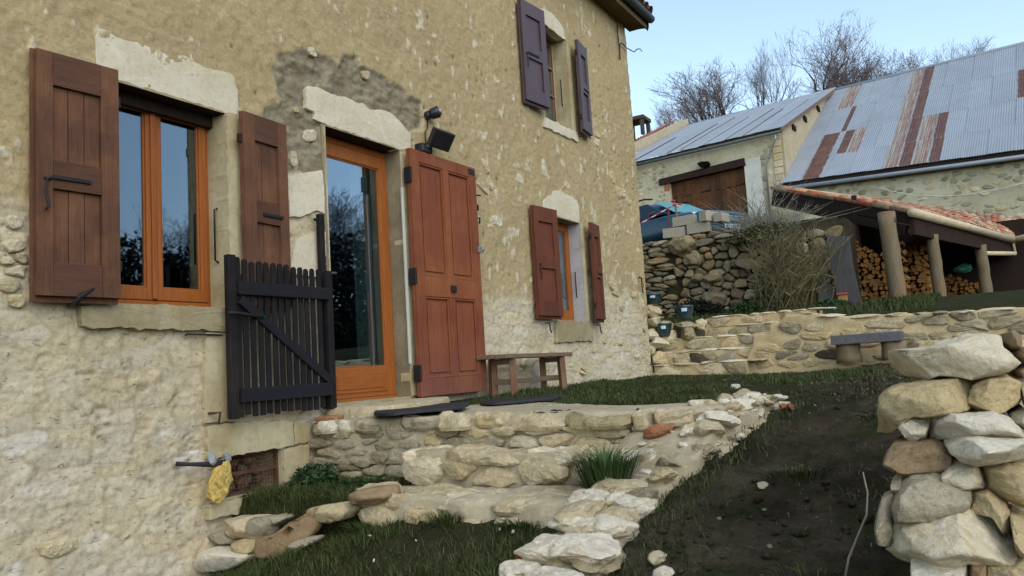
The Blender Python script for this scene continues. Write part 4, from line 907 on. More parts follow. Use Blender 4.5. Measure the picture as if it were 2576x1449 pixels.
def coping(x, y0, y1, z, wid, step, seed, mats, parent, th=.09, wob=.03):
    y = y1; k = 0
    while y > y0:
        L = step*RS.uniform(.45, 1.8)
        if y-L < y0: L = y-y0
        if L < .06: break
        w_ = wid*RS.uniform(.8, 1.15); xo = x+RS.uniform(-wob, wob)*.6
        n = 16; t = np.linspace(0, 2*math.pi, n, endpoint=False); e = .38
        poly = np.stack([np.sign(np.cos(t))*np.abs(np.cos(t))**e*w_/2, np.sign(np.sin(t))*np.abs(np.sin(t))**e*(L/2-.006)], 1)
        me, c = stone_mesh(poly, th*RS.uniform(.9, 1.2), seed*71+k, M[RS.choice(mats)], n=30, rings=((.92, -.6), (1.0, -.35), (1.03, -.05), (1.03, .25), (.97, .42), (.75, .5), (.4, .52)), rough=.05, tilt=.05, crag=.09, fine=.04, cuts=4)
        o = obj('stone', me, parent); o.matrix_local = Matrix.Translation((xo+w_/2, y-L/2, z-th*.5+RS.uniform(-.014, .014)))
        y -= L; k += 1
coping(4.11, -2.8, -.02, -.10, .24, .24, 31, ['pale_stone', 'pale_stone', 'white_stone', 'mixed_stone'], steps, .075, .05)
# second step
plate('tread', [(3.9, -1.02), (3.88, -1.6), (3.92, -2.2), (3.95, -2.74), (4.3, -2.78), (4.3, -1.0)], -.55, -.30, M['grey_mortar'], steps, 60, .035, 8, .03)
riser(3.90, -2.72, -1.02, -.49, -.325, 6, 1, 24, ['pale_stone', 'ochre_stone', 'pale_stone', 'pale_stone'], steps, .1, .03, proud=.01, rough=.07, crag=.05)
coping(3.84, -2.72, -1.02, -.285, .3, .30, 32, ['pale_stone', 'white_stone', 'hero_stone'], steps, .07)
# third step
plate('tread', [(3.42, -1.05), (3.36, -1.6), (3.38, -2.2), (3.35, -2.66), (4.0, -2.7), (4.0, -1.0)], -.8, -.478, M['grey_mortar'], steps, 60, .04, 9, .04)
riser(3.42, -2.62, -1.08, -.66, -.52, 5, 1, 26, ['pale_stone', 'hero_stone', 'pale_stone'], steps, .12, .03, proud=.02, rough=.08, crag=.05)
coping(3.36, -2.62, -1.05, -.462, .34, .40, 33, ['pale_stone', 'pale_stone', 'white_stone'], steps, .07, .06)
# bit of red tile at the wall
t = MB().box(4.12, 4.30, -.20, -.08, -.103, -.075).build('broken_tile', M['red_stone'], steps, bevel=.006)
# ================================================================ border between the grass bed and the earth slope
border = empty('stone_border', 'low border of pale mortared stones between grass bed and earth slope', 'border')
BP = [(4.95, -2.90, -.115), (4.55, -2.84, -.20), (4.2, -2.78, -.29), (3.85, -2.68, -.385), (3.5, -2.66, -.44), (3.15, -2.68, -.49), (2.85, -2.68, -.565), (2.6, -2.66, -.63), (2.35, -2.68, -.71), (2.0, -2.7, -.83)]
bp = np.array(BP); tt = np.r_[0, np.cumsum(np.linalg.norm(np.diff(bp, axis=0), axis=1))]
def bat(t): return np.array([np.interp(t, tt, bp[:, k]) for k in range(3)])
m = []; fcs = []; ts = np.linspace(0, tt[-1], 60)
for i, t in enumerate(ts):
    c = bat(t); w_ = .15+.2*max(0, 1-t/1.5); c[1] += .12*max(0, 1-t/1.5)
    for k, (a, b) in enumerate(((-1.15, -.25), (-1, -.01), (-.4, .0), (.4, .0), (1, -.01), (1.15, -.25))):
        q = np.array([c[0], c[1]+a*w_, c[2]+b]); q += .05*np.array([fbm(np.array([q*8+j*5]), 4, j)[0] for j in range(3)])
        m.append(q)
for i in range(59):
    for k in range(5): fcs.append((i*6+k, i*6+k+1, (i+1)*6+k+1, (i+1)*6+k))
obj('mortar', mesh('mortar', m, fcs, M['grey_mortar'], True), border)
t = .15; k = 0
while t < tt[-1]-.05:
    for side in (-1, 1, 0):
        c = bat(t+RS.uniform(-.07, .07)); sz = RS.uniform(.08, .14)*(1.15 if t > 1.3 else .9)*(.8 if side == 0 else 1)
        if t < .9 and RS.random() < .45: continue
        o = obj('stone', rock_mesh(300+k, M[RS.choice(['pale_stone', 'pale_stone', 'white_stone', 'white_stone', 'mixed_stone'])], sz*1.1, sz*.85, sz*.42, 4, .38, 8), border)
        o.location = (c[0], c[1]+side*(.085+RS.uniform(-.02, .03)), c[2]+.0+RS.uniform(-.012, .025)); o.rotation_euler = (RS.uniform(-.2, .2), RS.uniform(-.15, .25), RS.uniform(-.7, .7)); k += 1
    t += RS.uniform(.11, .16)
for k in range(46):
    t = RS.uniform(0, 1.6 if k < 30 else tt[-1]); c = bat(t); sz = RS.uniform(.018, .04)
    o = obj('stone', rock_mesh(700+k % 6, M[RS.choice(['pale_stone', 'grey_stone', 'red_stone', 'white_stone'])], sz, sz*.8, sz*.6, 1, .2, 5), border)
    o.location = (c[0], c[1]+RS.uniform(-.25, .25)*(1.2 if t < 1 else .7), c[2]+.01-.02*abs(RS.uniform(-1, 1))); o.rotation_euler = (k, k*3, k*5)
for k in range(70):
    x = RS.uniform(3.75, 4.9); y = -2.62-.33*(x-3.75)/1.15+RS.uniform(-.2, .16); z = float(np.interp(x, [3.5, 3.7, 4.3, 4.7, 5.2], [-.42, -.34, -.12, -.06, -.05]))-.035; sz = RS.uniform(.02, .05) if k % 3 else RS.uniform(.06, .11)
    o = obj('stone', rock_mesh(820+k % 9, M[RS.choice(['pale_stone', 'white_stone', 'mixed_stone', 'pale_stone', 'red_stone' if k % 9 == 0 else 'white_stone'])], sz, sz*.8, sz*.5, 3 if sz > .05 else 2, .3, 7), border)
    o.location = (x, y, z+RS.uniform(-.01, .015)); o.rotation_euler = (RS.uniform(-.4, .4), RS.uniform(-.4, .4), k)
# ================================================================ little stone edging below the cellar vent
edging = empty('stone_edging', 'short edging of rough stones holding the planted strip below the cellar vent', 'edging')
def xs_stone(poly, x, depth, mat, parent, seed, name='stone', n=40, rough=.05, crag=.05, tilt=.15, label=None, lean=0):
    me, c = stone_solid([(-a, b) for a, b in poly], depth*1.6, seed, M[mat], 5 if n > 60 else 4, rough, crag)
    o = obj(name, me, parent); frame(o, (x, -c[0], c[1]), *XF)
    if lean: o.rotation_euler = (o.rotation_euler[0], o.rotation_euler[1], o.rotation_euler[2]+lean)
    return tag(o, label)
for i, (pl, x, d_, mt_) in enumerate((
    ([(-0.141,-0.617), (-0.366,-0.605), (-0.367,-0.673), (-0.333,-0.721), (-0.193,-0.735), (-0.147,-0.69)], 3.36, .16, 'pale_stone'),
    ([(-0.338,-0.61), (-0.407,-0.61), (-0.428,-0.65), (-0.416,-0.712), (-0.364,-0.758), (-0.318,-0.754), (-0.34,-0.679)], 3.38, .16, 'grey_stone'),
    ([(-0.219,-0.74), (-0.331,-0.722), (-0.416,-0.745), (-0.41,-0.788), (-0.309,-0.815), (-0.236,-0.792)], 3.33, .16, 'ochre_stone'),
    ([(0.029,-0.721), (-0.109,-0.692), (-0.184,-0.732), (-0.183,-0.764), (-0.028,-0.779), (0.04,-0.757)], 3.36, .14, 'grey_stone'),
    ([(0.025,-0.807), (-0.083,-0.785), (-0.253,-0.784), (-0.434,-0.804), (-0.36,-0.851), (-0.211,-0.898), (0.0,-0.927), (0.057,-0.873)], 3.30, .2, 'white_stone'),
    ([(-0.348,-0.626), (-0.454,-0.606), (-0.534,-0.613), (-0.488,-0.646), (-0.396,-0.687), (-0.351,-0.671)], 3.47, .12, 'grey_stone'),
    ([(-0.451,-0.724), (-0.465,-0.702), (-0.58,-0.681), (-0.703,-0.622), (-0.806,-0.553), (-0.873,-0.521), (-0.896,-0.55), (-0.884,-0.631), (-0.858,-0.673), (-0.748,-0.732), (-0.617,-0.819), (-0.486,-0.822), (-0.443,-0.803)], 3.30, .1, 'brown_stone'),
    ([(-0.735,-0.737), (-0.853,-0.679), (-0.974,-0.661), (-0.957,-0.69), (-0.833,-0.748), (-0.733,-0.778)], 3.24, .1, 'grey_stone'),
    ([(-0.753,-0.547), (-0.87,-0.531), (-1.0,-0.532), (-1.004,-0.579), (-0.931,-0.623), (-0.782,-0.636)], 3.42, .12, 'pale_stone'))):
    xs_stone(pl, x, d_, mt_, edging, 500+i, lean=.1 if i == 6 else 0)
xs_stone([(-1.083,-0.464), (-1.2,-0.423), (-1.349,-0.41), (-1.37,-0.465), (-1.294,-0.509), (-1.144,-0.519)], 3.38, .16, 'brown_stone', edging, 520)
xs_stone([(-0.86,-0.525), (-1.06,-0.504), (-1.123,-0.535), (-1.055,-0.594), (-0.896,-0.62)], 3.36, .14, 'pale_stone', edging, 521)
MB().box(3.35, 3.40, -.36, -.24, -.80, -.785).build('broken_tile', M['red_stone'], edging, bevel=.004)
# ================================================================ big dry stacked stones on the right
pile = empty('stacked_stone_wall', 'end of a dry wall of big pale quarried stones beside the earth slope', 'wall', (0, 0, 0))
PILE = [
 ([(-3.929,0.156), (-3.977,0.156), (-4.031,0.157), (-4.08,0.17), (-4.133,0.182), (-4.166,0.188), (-4.213,0.177), (-4.225,0.144), (-4.254,0.104), (-4.227,0.082), (-4.19,0.068), (-4.141,0.06), (-4.089,0.072), (-4.056,0.076), (-4.022,0.066), (-3.969,0.082), (-3.936,0.097), (-3.928,0.122)], 2.62, .5, 'hero_stone'),
 ([(-3.904,0.028), (-3.928,0.046), (-3.958,0.053), (-4.026,0.063), (-4.072,0.064), (-4.127,0.064), (-4.146,0.054), (-4.141,0.025), (-4.127,-0.02), (-4.058,-0.034), (-4.015,-0.038), (-3.987,-0.033), (-3.962,-0.048), (-3.95,-0.071), (-3.885,-0.081), (-3.894,-0.036)], 2.55, .5, 'ochre_stone'),
 ([(-4.141,0.046), (-4.18,0.064), (-4.224,0.063), (-4.253,0.044), (-4.249,-0.006), (-4.215,-0.025), (-4.183,-0.037), (-4.13,-0.031), (-4.125,0.008)], 2.58, .45, 'ochre_stone'),
 ([(-3.942,-0.053), (-3.973,-0.027), (-4.031,-0.029), (-4.025,-0.06), (-4.012,-0.095), (-3.975,-0.098), (-3.96,-0.08)], 2.50, .3, 'hero_stone'),
 ([(-4.023,-0.051), (-4.035,-0.03), (-4.081,-0.021), (-4.128,-0.026), (-4.184,-0.025), (-4.211,-0.045), (-4.235,-0.069), (-4.242,-0.098), (-4.205,-0.1), (-4.142,-0.095), (-4.086,-0.099), (-4.059,-0.101), (-4.022,-0.091)], 2.46, .5, 'white_stone'),
 ([(-4.06,-0.097), (-4.09,-0.078), (-4.145,-0.076), (-4.206,-0.084), (-4.245,-0.091), (-4.248,-0.137), (-4.19,-0.155), (-4.137,-0.153), (-4.096,-0.138), (-4.079,-0.121)], 2.40, .5, 'white_stone'),
 ([(-3.908,-0.142), (-3.938,-0.101), (-3.971,-0.096), (-4.034,-0.092), (-4.06,-0.103), (-4.077,-0.129), (-4.072,-0.153), (-4.048,-0.173), (-4.028,-0.193), (-3.993,-0.193), (-3.957,-0.184), (-3.93,-0.174), (-3.903,-0.164)], 2.44, .4, 'brown_stone'),
 ([(-4.049,-0.174), (-4.079,-0.15), (-4.114,-0.139), (-4.141,-0.159), (-4.147,-0.196), (-4.14,-0.222), (-4.109,-0.227), (-4.081,-0.211), (-4.053,-0.198)], 2.38, .4, 'hero_stone'),
 ([(-3.932,-0.248), (-3.954,-0.205), (-3.984,-0.182), (-4.032,-0.174), (-4.065,-0.184), (-4.09,-0.181), (-4.11,-0.206), (-4.107,-0.233), (-4.098,-0.263), (-4.047,-0.272), (-4.005,-0.277), (-3.961,-0.285), (-3.934,-0.291)], 2.32, .4, 'grey_stone'),
 ([(-4.142,-0.161), (-4.198,-0.155), (-4.249,-0.16), (-4.239,-0.256), (-4.201,-0.244), (-4.162,-0.227), (-4.144,-0.218)], 2.40, .4, 'ochre_stone'),
 ([(-3.938,-0.288), (-3.963,-0.269), (-4.01,-0.26), (-4.06,-0.255), (-4.109,-0.244), (-4.155,-0.247), (-4.182,-0.281), (-4.193,-0.337), (-4.183,-0.364), (-4.147,-0.365), (-4.093,-0.361), (-4.052,-0.373), (-3.973,-0.381), (-3.931,-0.376), (-3.908,-0.354), (-3.929,-0.33), (-3.932,-0.307)], 2.26, .45, 'hero_stone'),
 ([(-3.9,-0.236), (-3.925,-0.228), (-3.933,-0.254), (-3.927,-0.292), (-3.931,-0.315), (-3.916,-0.342), (-3.889,-0.337), (-3.886,-0.294)], 2.30, .35, 'grey_stone'),
 ([(-4.106,-0.221), (-4.151,-0.212), (-4.184,-0.241), (-4.194,-0.272), (-4.193,-0.339), (-4.181,-0.3), (-4.154,-0.265), (-4.102,-0.258)], 2.33, .4, 'ochre_stone'),
 ([(-4.192,-0.267), (-4.232,-0.282), (-4.225,-0.348), (-4.195,-0.348), (-4.193,-0.311)], 2.30, .4, 'ochre_stone'),
 ([(-3.977,-0.343), (-4.002,-0.339), (-4.021,-0.343), (-4.087,-0.356), (-4.09,-0.38), (-4.079,-0.429), (-3.963,-0.439)], 2.20, .4, 'white_stone'),
 ([(-4.093,-0.361), (-4.13,-0.362), (-4.126,-0.43), (-4.086,-0.433)], 2.22, .35, 'brown_stone'),
 ([(-4.133,-0.367), (-4.184,-0.363), (-4.222,-0.355), (-4.214,-0.427), (-4.13,-0.435)], 2.24, .4, 'ochre_stone'),
 ([(-4.218,-0.041), (-4.251,-0.024), (-4.274,-0.05), (-4.265,-0.09), (-4.232,-0.08)], 2.62, .4, 'grey_stone'),
 ([(-4.257,0.037), (-4.293,0.051), (-4.295,-0.01), (-4.26,-0.022)], 2.62, .4, 'hero_stone'),
 ([(-3.92,-0.202), (-3.949,-0.191), (-3.956,-0.206), (-3.941,-0.226), (-3.929,-0.231)], 2.42, .3, 'hero_stone'),
 ([(-3.917,-0.232), (-3.946,-0.218), (-3.928,-0.266), (-3.914,-0.266)], 2.42, .3, 'brown_stone')]
for i, (pl, x, d_, mt_) in enumerate(PILE):
    q_ = np.array(pl); q_ = q_.mean(0)+(q_-q_.mean(0))*1.055; pl = [tuple(a) for a in q_]
    xs_stone(pl, x+d_*.5*.5, d_*.6, mt_, pile, 600+i, n=96, rough=.05, crag=.07, tilt=.2)
# the rows behind and below, so that the gaps show stone
k = 0
for row in range(6):
    for col in range(4):
        for dpt in range(4):
            if dpt == 0 and col < 2: continue
            o = obj('stone', rock_mesh(640+k % 9, M[('hero_stone', 'ochre_stone', 'hero_stone', 'pale_stone')[k % 4]], .24, .17, .105, 3, .2, 9), pile); k += 1
            o.location = (2.86+.36*dpt+RS.uniform(-.04, .04)-.05*(5-row)*.3, -4.20-.23*col+RS.uniform(-.03, .03), -.78+.172*row+RS.uniform(-.02, .02)); o.rotation_euler = (RS.uniform(-.2, .2), RS.uniform(-.15, .15), RS.uniform(-.5, .5))
for pl, mt_ in (([(-4.222,0.184), (-4.262,0.198), (-4.282,0.177), (-4.277,0.141), (-4.244,0.13), (-4.225,0.151)], 'brown_stone'), ([(-4.251,0.132), (-4.31,0.147), (-4.303,0.083), (-4.257,0.092)], 'brown_stone'), ([(-4.237,0.081), (-4.296,0.095), (-4.291,0.047), (-4.239,0.057)], 'brown_stone')):
    xs_stone(pl, {'dark_stone': 3.3}.get(mt_, 3.0), .35, mt_, pile, 690+len(pl), n=40, rough=.05, crag=.05)
# thin bare stem standing in front of the stones
st = [(-3.791,-0.45), (-3.807,-0.391), (-3.836,-0.33), (-3.863,-0.275), (-3.871,-0.216), (-3.865,-0.162)]
stem = MB().tube([(2.35, y, z) for y, z in st], [.0035, .0035, .003, .003, .0025, .0015], 6).build('bare_twig', M['dry_stem'], None, True)
tag(stem, 'thin curved bare twig standing in the dark earth before the stacked stones', 'twig')
# loose stones on the earth
for i, (x, y, sz, mt_, lb) in enumerate(((2.95, -3.02, .05, 'pale_stone', 'small pale stone lying on the earth beside the stone border'), (2.85, -3.08, .05, 'white_stone', 'smaller whitish stone beside the pale one by the border'), (3.7, -3.25, .035, 'grey_stone', 'small grey stone half sunk in the dark earth slope'), (7.2, -2.2, .06, 'white_stone', 'white stone lying on the lawn between mats and far wall'))):
    o = obj('loose_stone', rock_mesh(760+i, M[mt_], sz, sz*.8, sz*.6, 2, .2, 7)); o.location = (x, y, float(ground_z(x, y))+sz*.25); tag(o, lb, 'stone')
# ================================================================ terrace wall and garden steps beyond the house corner
RD = random.Random(23)
terr = empty('terrace_wall', 'mortared rubble terrace wall at the far end of the yard', 'wall')
PROF = [(-1.30, .10), (-1.345, .10), (-1.35, .275), (-1.44, .28), (-1.445, .445), (-1.66, .45), (-1.665, .585), (-1.83, .59), (-1.835, .68), (-2.2, .68), (-2.6, .60), (-3.5, .56), (-4.6, .53), (-6.5, .52), (-9, .5)]
v = []; f = []
ny, nz = 150, 22; ys = np.linspace(-1.3, -8.5, ny)
tp = np.array([np.interp(-y, [-a for a, b in PROF], [b for a, b in PROF]) for y in ys])
for i, y in enumerate(ys):
    for j in range(nz):
        z = -.12+(tp[i]+.12)*j/(nz-1); q = np.array([[11.16, y, z]])
        v.append((11.17+.03*(1-j/nz)*-1+.03*fbm(q*[1, 4, 6], 3, 4)[0], y, z+(.012*vn(q*9, 3)[0] if j == nz-1 else 0)))
for i in range(ny-1):
    for j in range(nz-1): f.append((i*nz+j, i*nz+j+1, (i+1)*nz+j+1, (i+1)*nz+j))
b0 = len(v)
for i, y in enumerate(ys): v.append((11.55, y, tp[i]+.005))
for i in range(ny-1): f.append((i*nz+nz-1, b0+i, b0+i+1, (i+1)*nz+nz-1))
obj('wall_core', mesh('wall_core', v, f, M['mortar'], True), terr)
for i, pl in enumerate(cells(-5.4, -1.42, -.05, .66, 13, 6, 41, .02, .42, .12)):
    c = pl.mean(0); top = np.interp(-c[0], [-a for a, b in PROF], [b for a, b in PROF])
    if pl[:, 1].max() > top+.02 or RD.random() < .2: continue
    pl = c+(pl-c)*RD.uniform(.85, 1.05)
    mt_ = RD.choice(['mixed_stone', 'pale_stone', 'pale_stone', 'mixed_stone', 'ochre_stone'])
    if abs(c[0]+2.34) < .12 and c[1] < .3: mt_ = 'dark_stone'
    face_stone('stone', [tuple(q) for q in pl], 'x', 11.155, .045, 4100+i, M[mt_], terr, n=14, rings=((1, -1.2), (1.0, -.2), (.96, .3), (.7, .42)), rough=.06, tilt=.06, fine=.03, cuts=1)
def cop2(x, y0, y1, zf, wid, step, seed, mats, parent, th=.045):
    y = y1; k = 0
    while y > y0:
        L = step*RD.uniform(.6, 1.5); c = y-L/2
        o = obj('stone', rock_mesh(seed+k, M[RD.choice(mats)], wid/2, L*.56, th*.7, 2, .14, 6), parent)
        o.location = (x+wid/2, c, zf(c)-th*.3); o.rotation_euler = (RD.uniform(-.06, .06), 0, 0); y -= L; k += 1
cop2(11.08, -6.5, -1.9, lambda y: float(np.interp(-y, [-a for a, b in PROF], [b for a, b in PROF])), .4, .36, 4300, ['pale_stone', 'pale_stone', 'hero_stone', 'mixed_stone'], terr)
gst = empty('garden_steps', 'five rough stone steps rising beside the house corner to the terrace', 'steps')
GS = [(10.98, .06, -1.345, -.10, .105), (11.28, .10, -1.40, .09, .285), (11.58, .14, -1.60, .27, .475), (11.88, -.30, -1.72, .46, .63), (12.18, -.45, -2.1, .62, .79)]
for i, (x, y1, y0, z0, z1) in enumerate(GS):
    MB().box(x+.03, x+.55, y0, y1, z0-.2, z1-.02).build('mortar', M['mortar'], gst)
    riser(x+.02, y0, y1, z0, z1-.03, max(4, int((y1-y0)/.24)), 1, 60+i, ['mixed_stone']*5+['pale_stone', 'grey_stone', 'dark_stone' if i in (1, 3) else 'mixed_stone', 'red_stone' if i in (2, 4) else 'mixed_stone'], gst, .045, .008, rough=.04)
    cop2(x-.02, y0, y1, lambda y: z1, .3, .3, 4400+20*i, ['pale_stone', 'pale_stone', 'white_stone'], gst, .04)
# rough stones stacked between the steps and the house corner, carrying the pots
sup = empty('stone_ledge', 'stepped ledge of pale stones between the house corner and the garden steps', 'ledge')
for i, (x, y, z, sx, sy, sz) in enumerate(((11.25, .0, .2, .2, .16, .1), (11.3, .03, .42, .2, .18, .1), (11.62, -.02, .5, .22, .18, .14), (11.75, .08, .68, .2, .17, .1), (11.75, -.27, .68, .2, .17, .09), (11.2, .1, .34, .12, .1, .1), (11.35, .12, .55, .14, .14, .1), (11.4, .12, .75, .15, .15, .1), (11.5, .14, .92, .16, .15, .12), (11.3, .1, .06, .2, .15, .1), (11.7, -.33, .52, .2, .14, .12), (11.95, -.45, .68, .14, .12, .1))):
    o = obj('stone', rock_mesh(4600+i, M[RD.choice(['pale_stone', 'pale_stone', 'mixed_stone'])], sx, sy, sz, 3, .28, 12), sup); o.location = (x, y, z)
def pot(label, x, y, z, r, h):
    p = empty('plant_pot', label, 'plant pot', (x, y, z), 0, 'glazed pots on the ledge')
    MB().lathe([(r*.62, 0), (r*.7, .01), (r*.93, h*.55), (r, h*.84), (r*1.06, h*.86), (r*1.06, h), (r*.96, h), (r*.9, h*.9)], 24).build('bowl', M['glaze'], p, True)
    MB().lathe([(r*.9, h*.9), (r*.88, h*.91)], 20).build('earth', M['soil'], p)
    t = math.pi+.35; n = 5; v = []
    for k in range(n+1):
        a = t+(-.28+.56*k/n); 
        for q in (.56, .80): v.append(((r*.955+.006+.055*r*(q-.56)/.24)*math.cos(a), (r*.955+.006+.055*r*(q-.56)/.24)*math.sin(a), h*q))
    obj('price_label', mesh('price_label', v, [(2*k, 2*k+2, 2*k+3, 2*k+1) for k in range(n)], M['label']), p)
pot('dark blue-green pot with pale label, lowest of the three by the corner', 11.45, -.03, .52, .125, .2)
pot('dark blue-green pot with pale label standing on top of the steps', 11.75, -.27, .765, .145, .21)
pot('blue-green bowl half hidden behind the house corner', 11.5, .12, 1.03, .13, .15)
# slab bench
sb = empty('slab_bench', 'grey slab bench on log feet before the terrace wall', 'bench', (10.75, -2.9, .0))
MB().box(-.18, .18, -.41, .39, .225, .345).build('slab', M['slab'], sb, bevel=.01)
for y in (.22, -.30):
    m = MB().lathe([(.155, 0), (.15, .06), (.14, .15), (.145, .224)], 14, (0, y, 0)); m.build('log_foot', M['log'], sb, True)
# ================================================================ dry-stone wall under the car's parking place
dry = empty('dry_stone_wall', 'grey dry-stone wall of boulders and thin slabs below the parked car', 'wall')
MB().box(15.45, 16.0, -2.2, 4.0, .6, 2.55).box(15.5, 17.5, -2.25, -2.2, .6, 2.5).build('wall_core', M['dark_joint'], dry)
def drystones(y0, y1, z0, z1, ny, nz, seed):
    for i, pl in enumerate(cells(y0, y1, z0, z1, ny, nz, seed, .016, .42, .1)):
        face_stone('stone', [tuple(q) for q in pl], 'x', 15.40+RD.uniform(-.03, .03), .17, 5000+seed*200+i, M[RD.choice(['dry_stone']*6+['grey_stone', 'brown_stone'])], dry, n=14, rings=((.95, -.7), (1.02, -.1), (.98, .28), (.7, .42)), rough=.06, tilt=.15, crag=.05, cuts=2)
drystones(1.05, 2.3, .8, 2.62, 4, 19, 51); drystones(-.85, 1.06, .8, 2.35, 9, 10, 52); drystones(-2.2, -.86, .7, 2.4, 6, 8, 53); drystones(-.85, 1.06, 2.36, 2.62, 6, 3, 54)
for pl, mt_ in (([(1.135,2.487), (0.972,2.612), (0.696,2.594), (0.561,2.451), (0.584,2.309), (0.728,2.224), (1.005,2.228), (1.126,2.338)], 'dry_stone'), ([(0.662,2.257), (0.537,2.241), (0.478,2.09), (0.54,1.974), (0.729,1.966), (0.849,2.053), (0.818,2.163)], 'dry_stone'), ([(0.524,1.44), (0.317,1.459), (0.12,1.379), (0.051,1.251), (0.165,1.102), (0.368,1.11), (0.501,1.234)], 'dry_stone'), ([(-0.114,1.976), (-0.256,2.009), (-0.49,1.989), (-0.52,1.887), (-0.488,1.752), (-0.314,1.772), (-0.146,1.892)], 'dry_stone'), ([(0.467,1.74), (0.284,1.821), (0.103,1.8), (0.077,1.636), (0.223,1.591), (0.425,1.623)], 'dry_stone'), ([(0.703,1.787), (0.572,1.844), (0.475,1.762), (0.487,1.63), (0.634,1.615), (0.712,1.685)], 'dry_stone')):
    face_stone('stone', pl, 'x', 15.30, .3, 5900+int(100*abs(pl[0][0])), M[mt_], dry, n=24, rings=((.9, -.6), (1.02, -.2), (1., .1), (.9, .3), (.6, .42)), rough=.05, tilt=.15, crag=.05)
# concrete blocks stacked on it
def block(y, x, z, rz, lb, L=.46, H=.195, T=.18):
    o = MB().box(-T/2, T/2, -L/2, L/2, 0, H).build('concrete_block', M['block'], None, bevel=.006); o.location = (x, y, z); o.rotation_euler = (rad(RD.uniform(-1.5, 1.5)), 0, rz)
    tag(o, lb, 'concrete block', 'pale concrete blocks stacked on the dry wall')
BZ = 2.62
block(1.02, 15.45, BZ, rad(6), 'pale concrete block on the dry wall, lower left of the stack')
block(.50, 15.42, BZ+.015, rad(-3), 'pale concrete block on the dry wall, lower right of the stack')
block(.80, 15.47, BZ+.215, rad(0), 'pale concrete block lying along the wall on top of the lower two')
block(.30, 15.46, BZ+.22, rad(68), 'pale concrete block turned end-on, right of the upper block', .40)
block(.06, 15.5, BZ+.18, rad(80), 'brownish-grey block at the right end of the upper row', .34, .18)
# stake with barrier tape
stk = empty('tape_stake', 'wooden stake with red and white tape knotted at its top', 'stake', (15.75, 1.0, 2.45))
sp = [(1.029,3.138), (1.06,3.312), (1.082,3.378)]
MB().tube([(0, sp[0][0]-1.0-.02, -.1), (0, sp[1][0]-1.0, sp[1][1]-2.45), (0, sp[2][0]-1.0, sp[2][1]-2.45+.03)], [.022, .02, .018], 8).build('stake', M['stick'], stk, True)
tp_ = [(1.103,3.346), (1.226,3.312), (1.322,3.273), (1.437,3.237), (1.553,3.191), (1.651,3.156), (1.749,3.121), (1.866,3.093)]
for i in range(len(tp_)-1):
    for h in (0, 1):
        a = np.array(tp_[i])*(1-h*.5)+np.array(tp_[i+1])*h*.5; b = np.array(tp_[i])*(.5-h*.5)+np.array(tp_[i+1])*(.5+h*.5)
        w_ = .022; MB().add([(0, a[0]-1, a[1]-2.45-w_), (.01, b[0]-1, b[1]-2.45-w_), (.0, b[0]-1, b[1]-2.45+w_*.4), (.012, a[0]-1, a[1]-2.45+w_*.4)], [(0, 1, 2, 3)]).build('barrier_tape', M['tape_red' if (i*2+h) % 4 in (1, 2) else 'tape_white'], stk)
for k, (dy, dz, mt_) in enumerate(((.03, .09, 'tape_red'), (-.12, .0, 'tape_red'), (-.10, -.04, 'tape_white'), (.0, .0, 'tape_red'))):
    o = obj('barrier_tape', rock_mesh(60+k, M[mt_], .02, .055, .028, 2, .5, 3, name='barrier_tape'), stk); o.location = (-.02, tp_[0][0]-1.0-.03+dy, tp_[0][1]-2.45+dz)
st2 = MB().tube([(15.8, 1.232, 3.284), (15.8, 1.297, 2.4)], .022, 8).build('rusty_stake', M['rust'], None, True); tag(st2, 'short rusty stake behind the concrete blocks', 'stake')
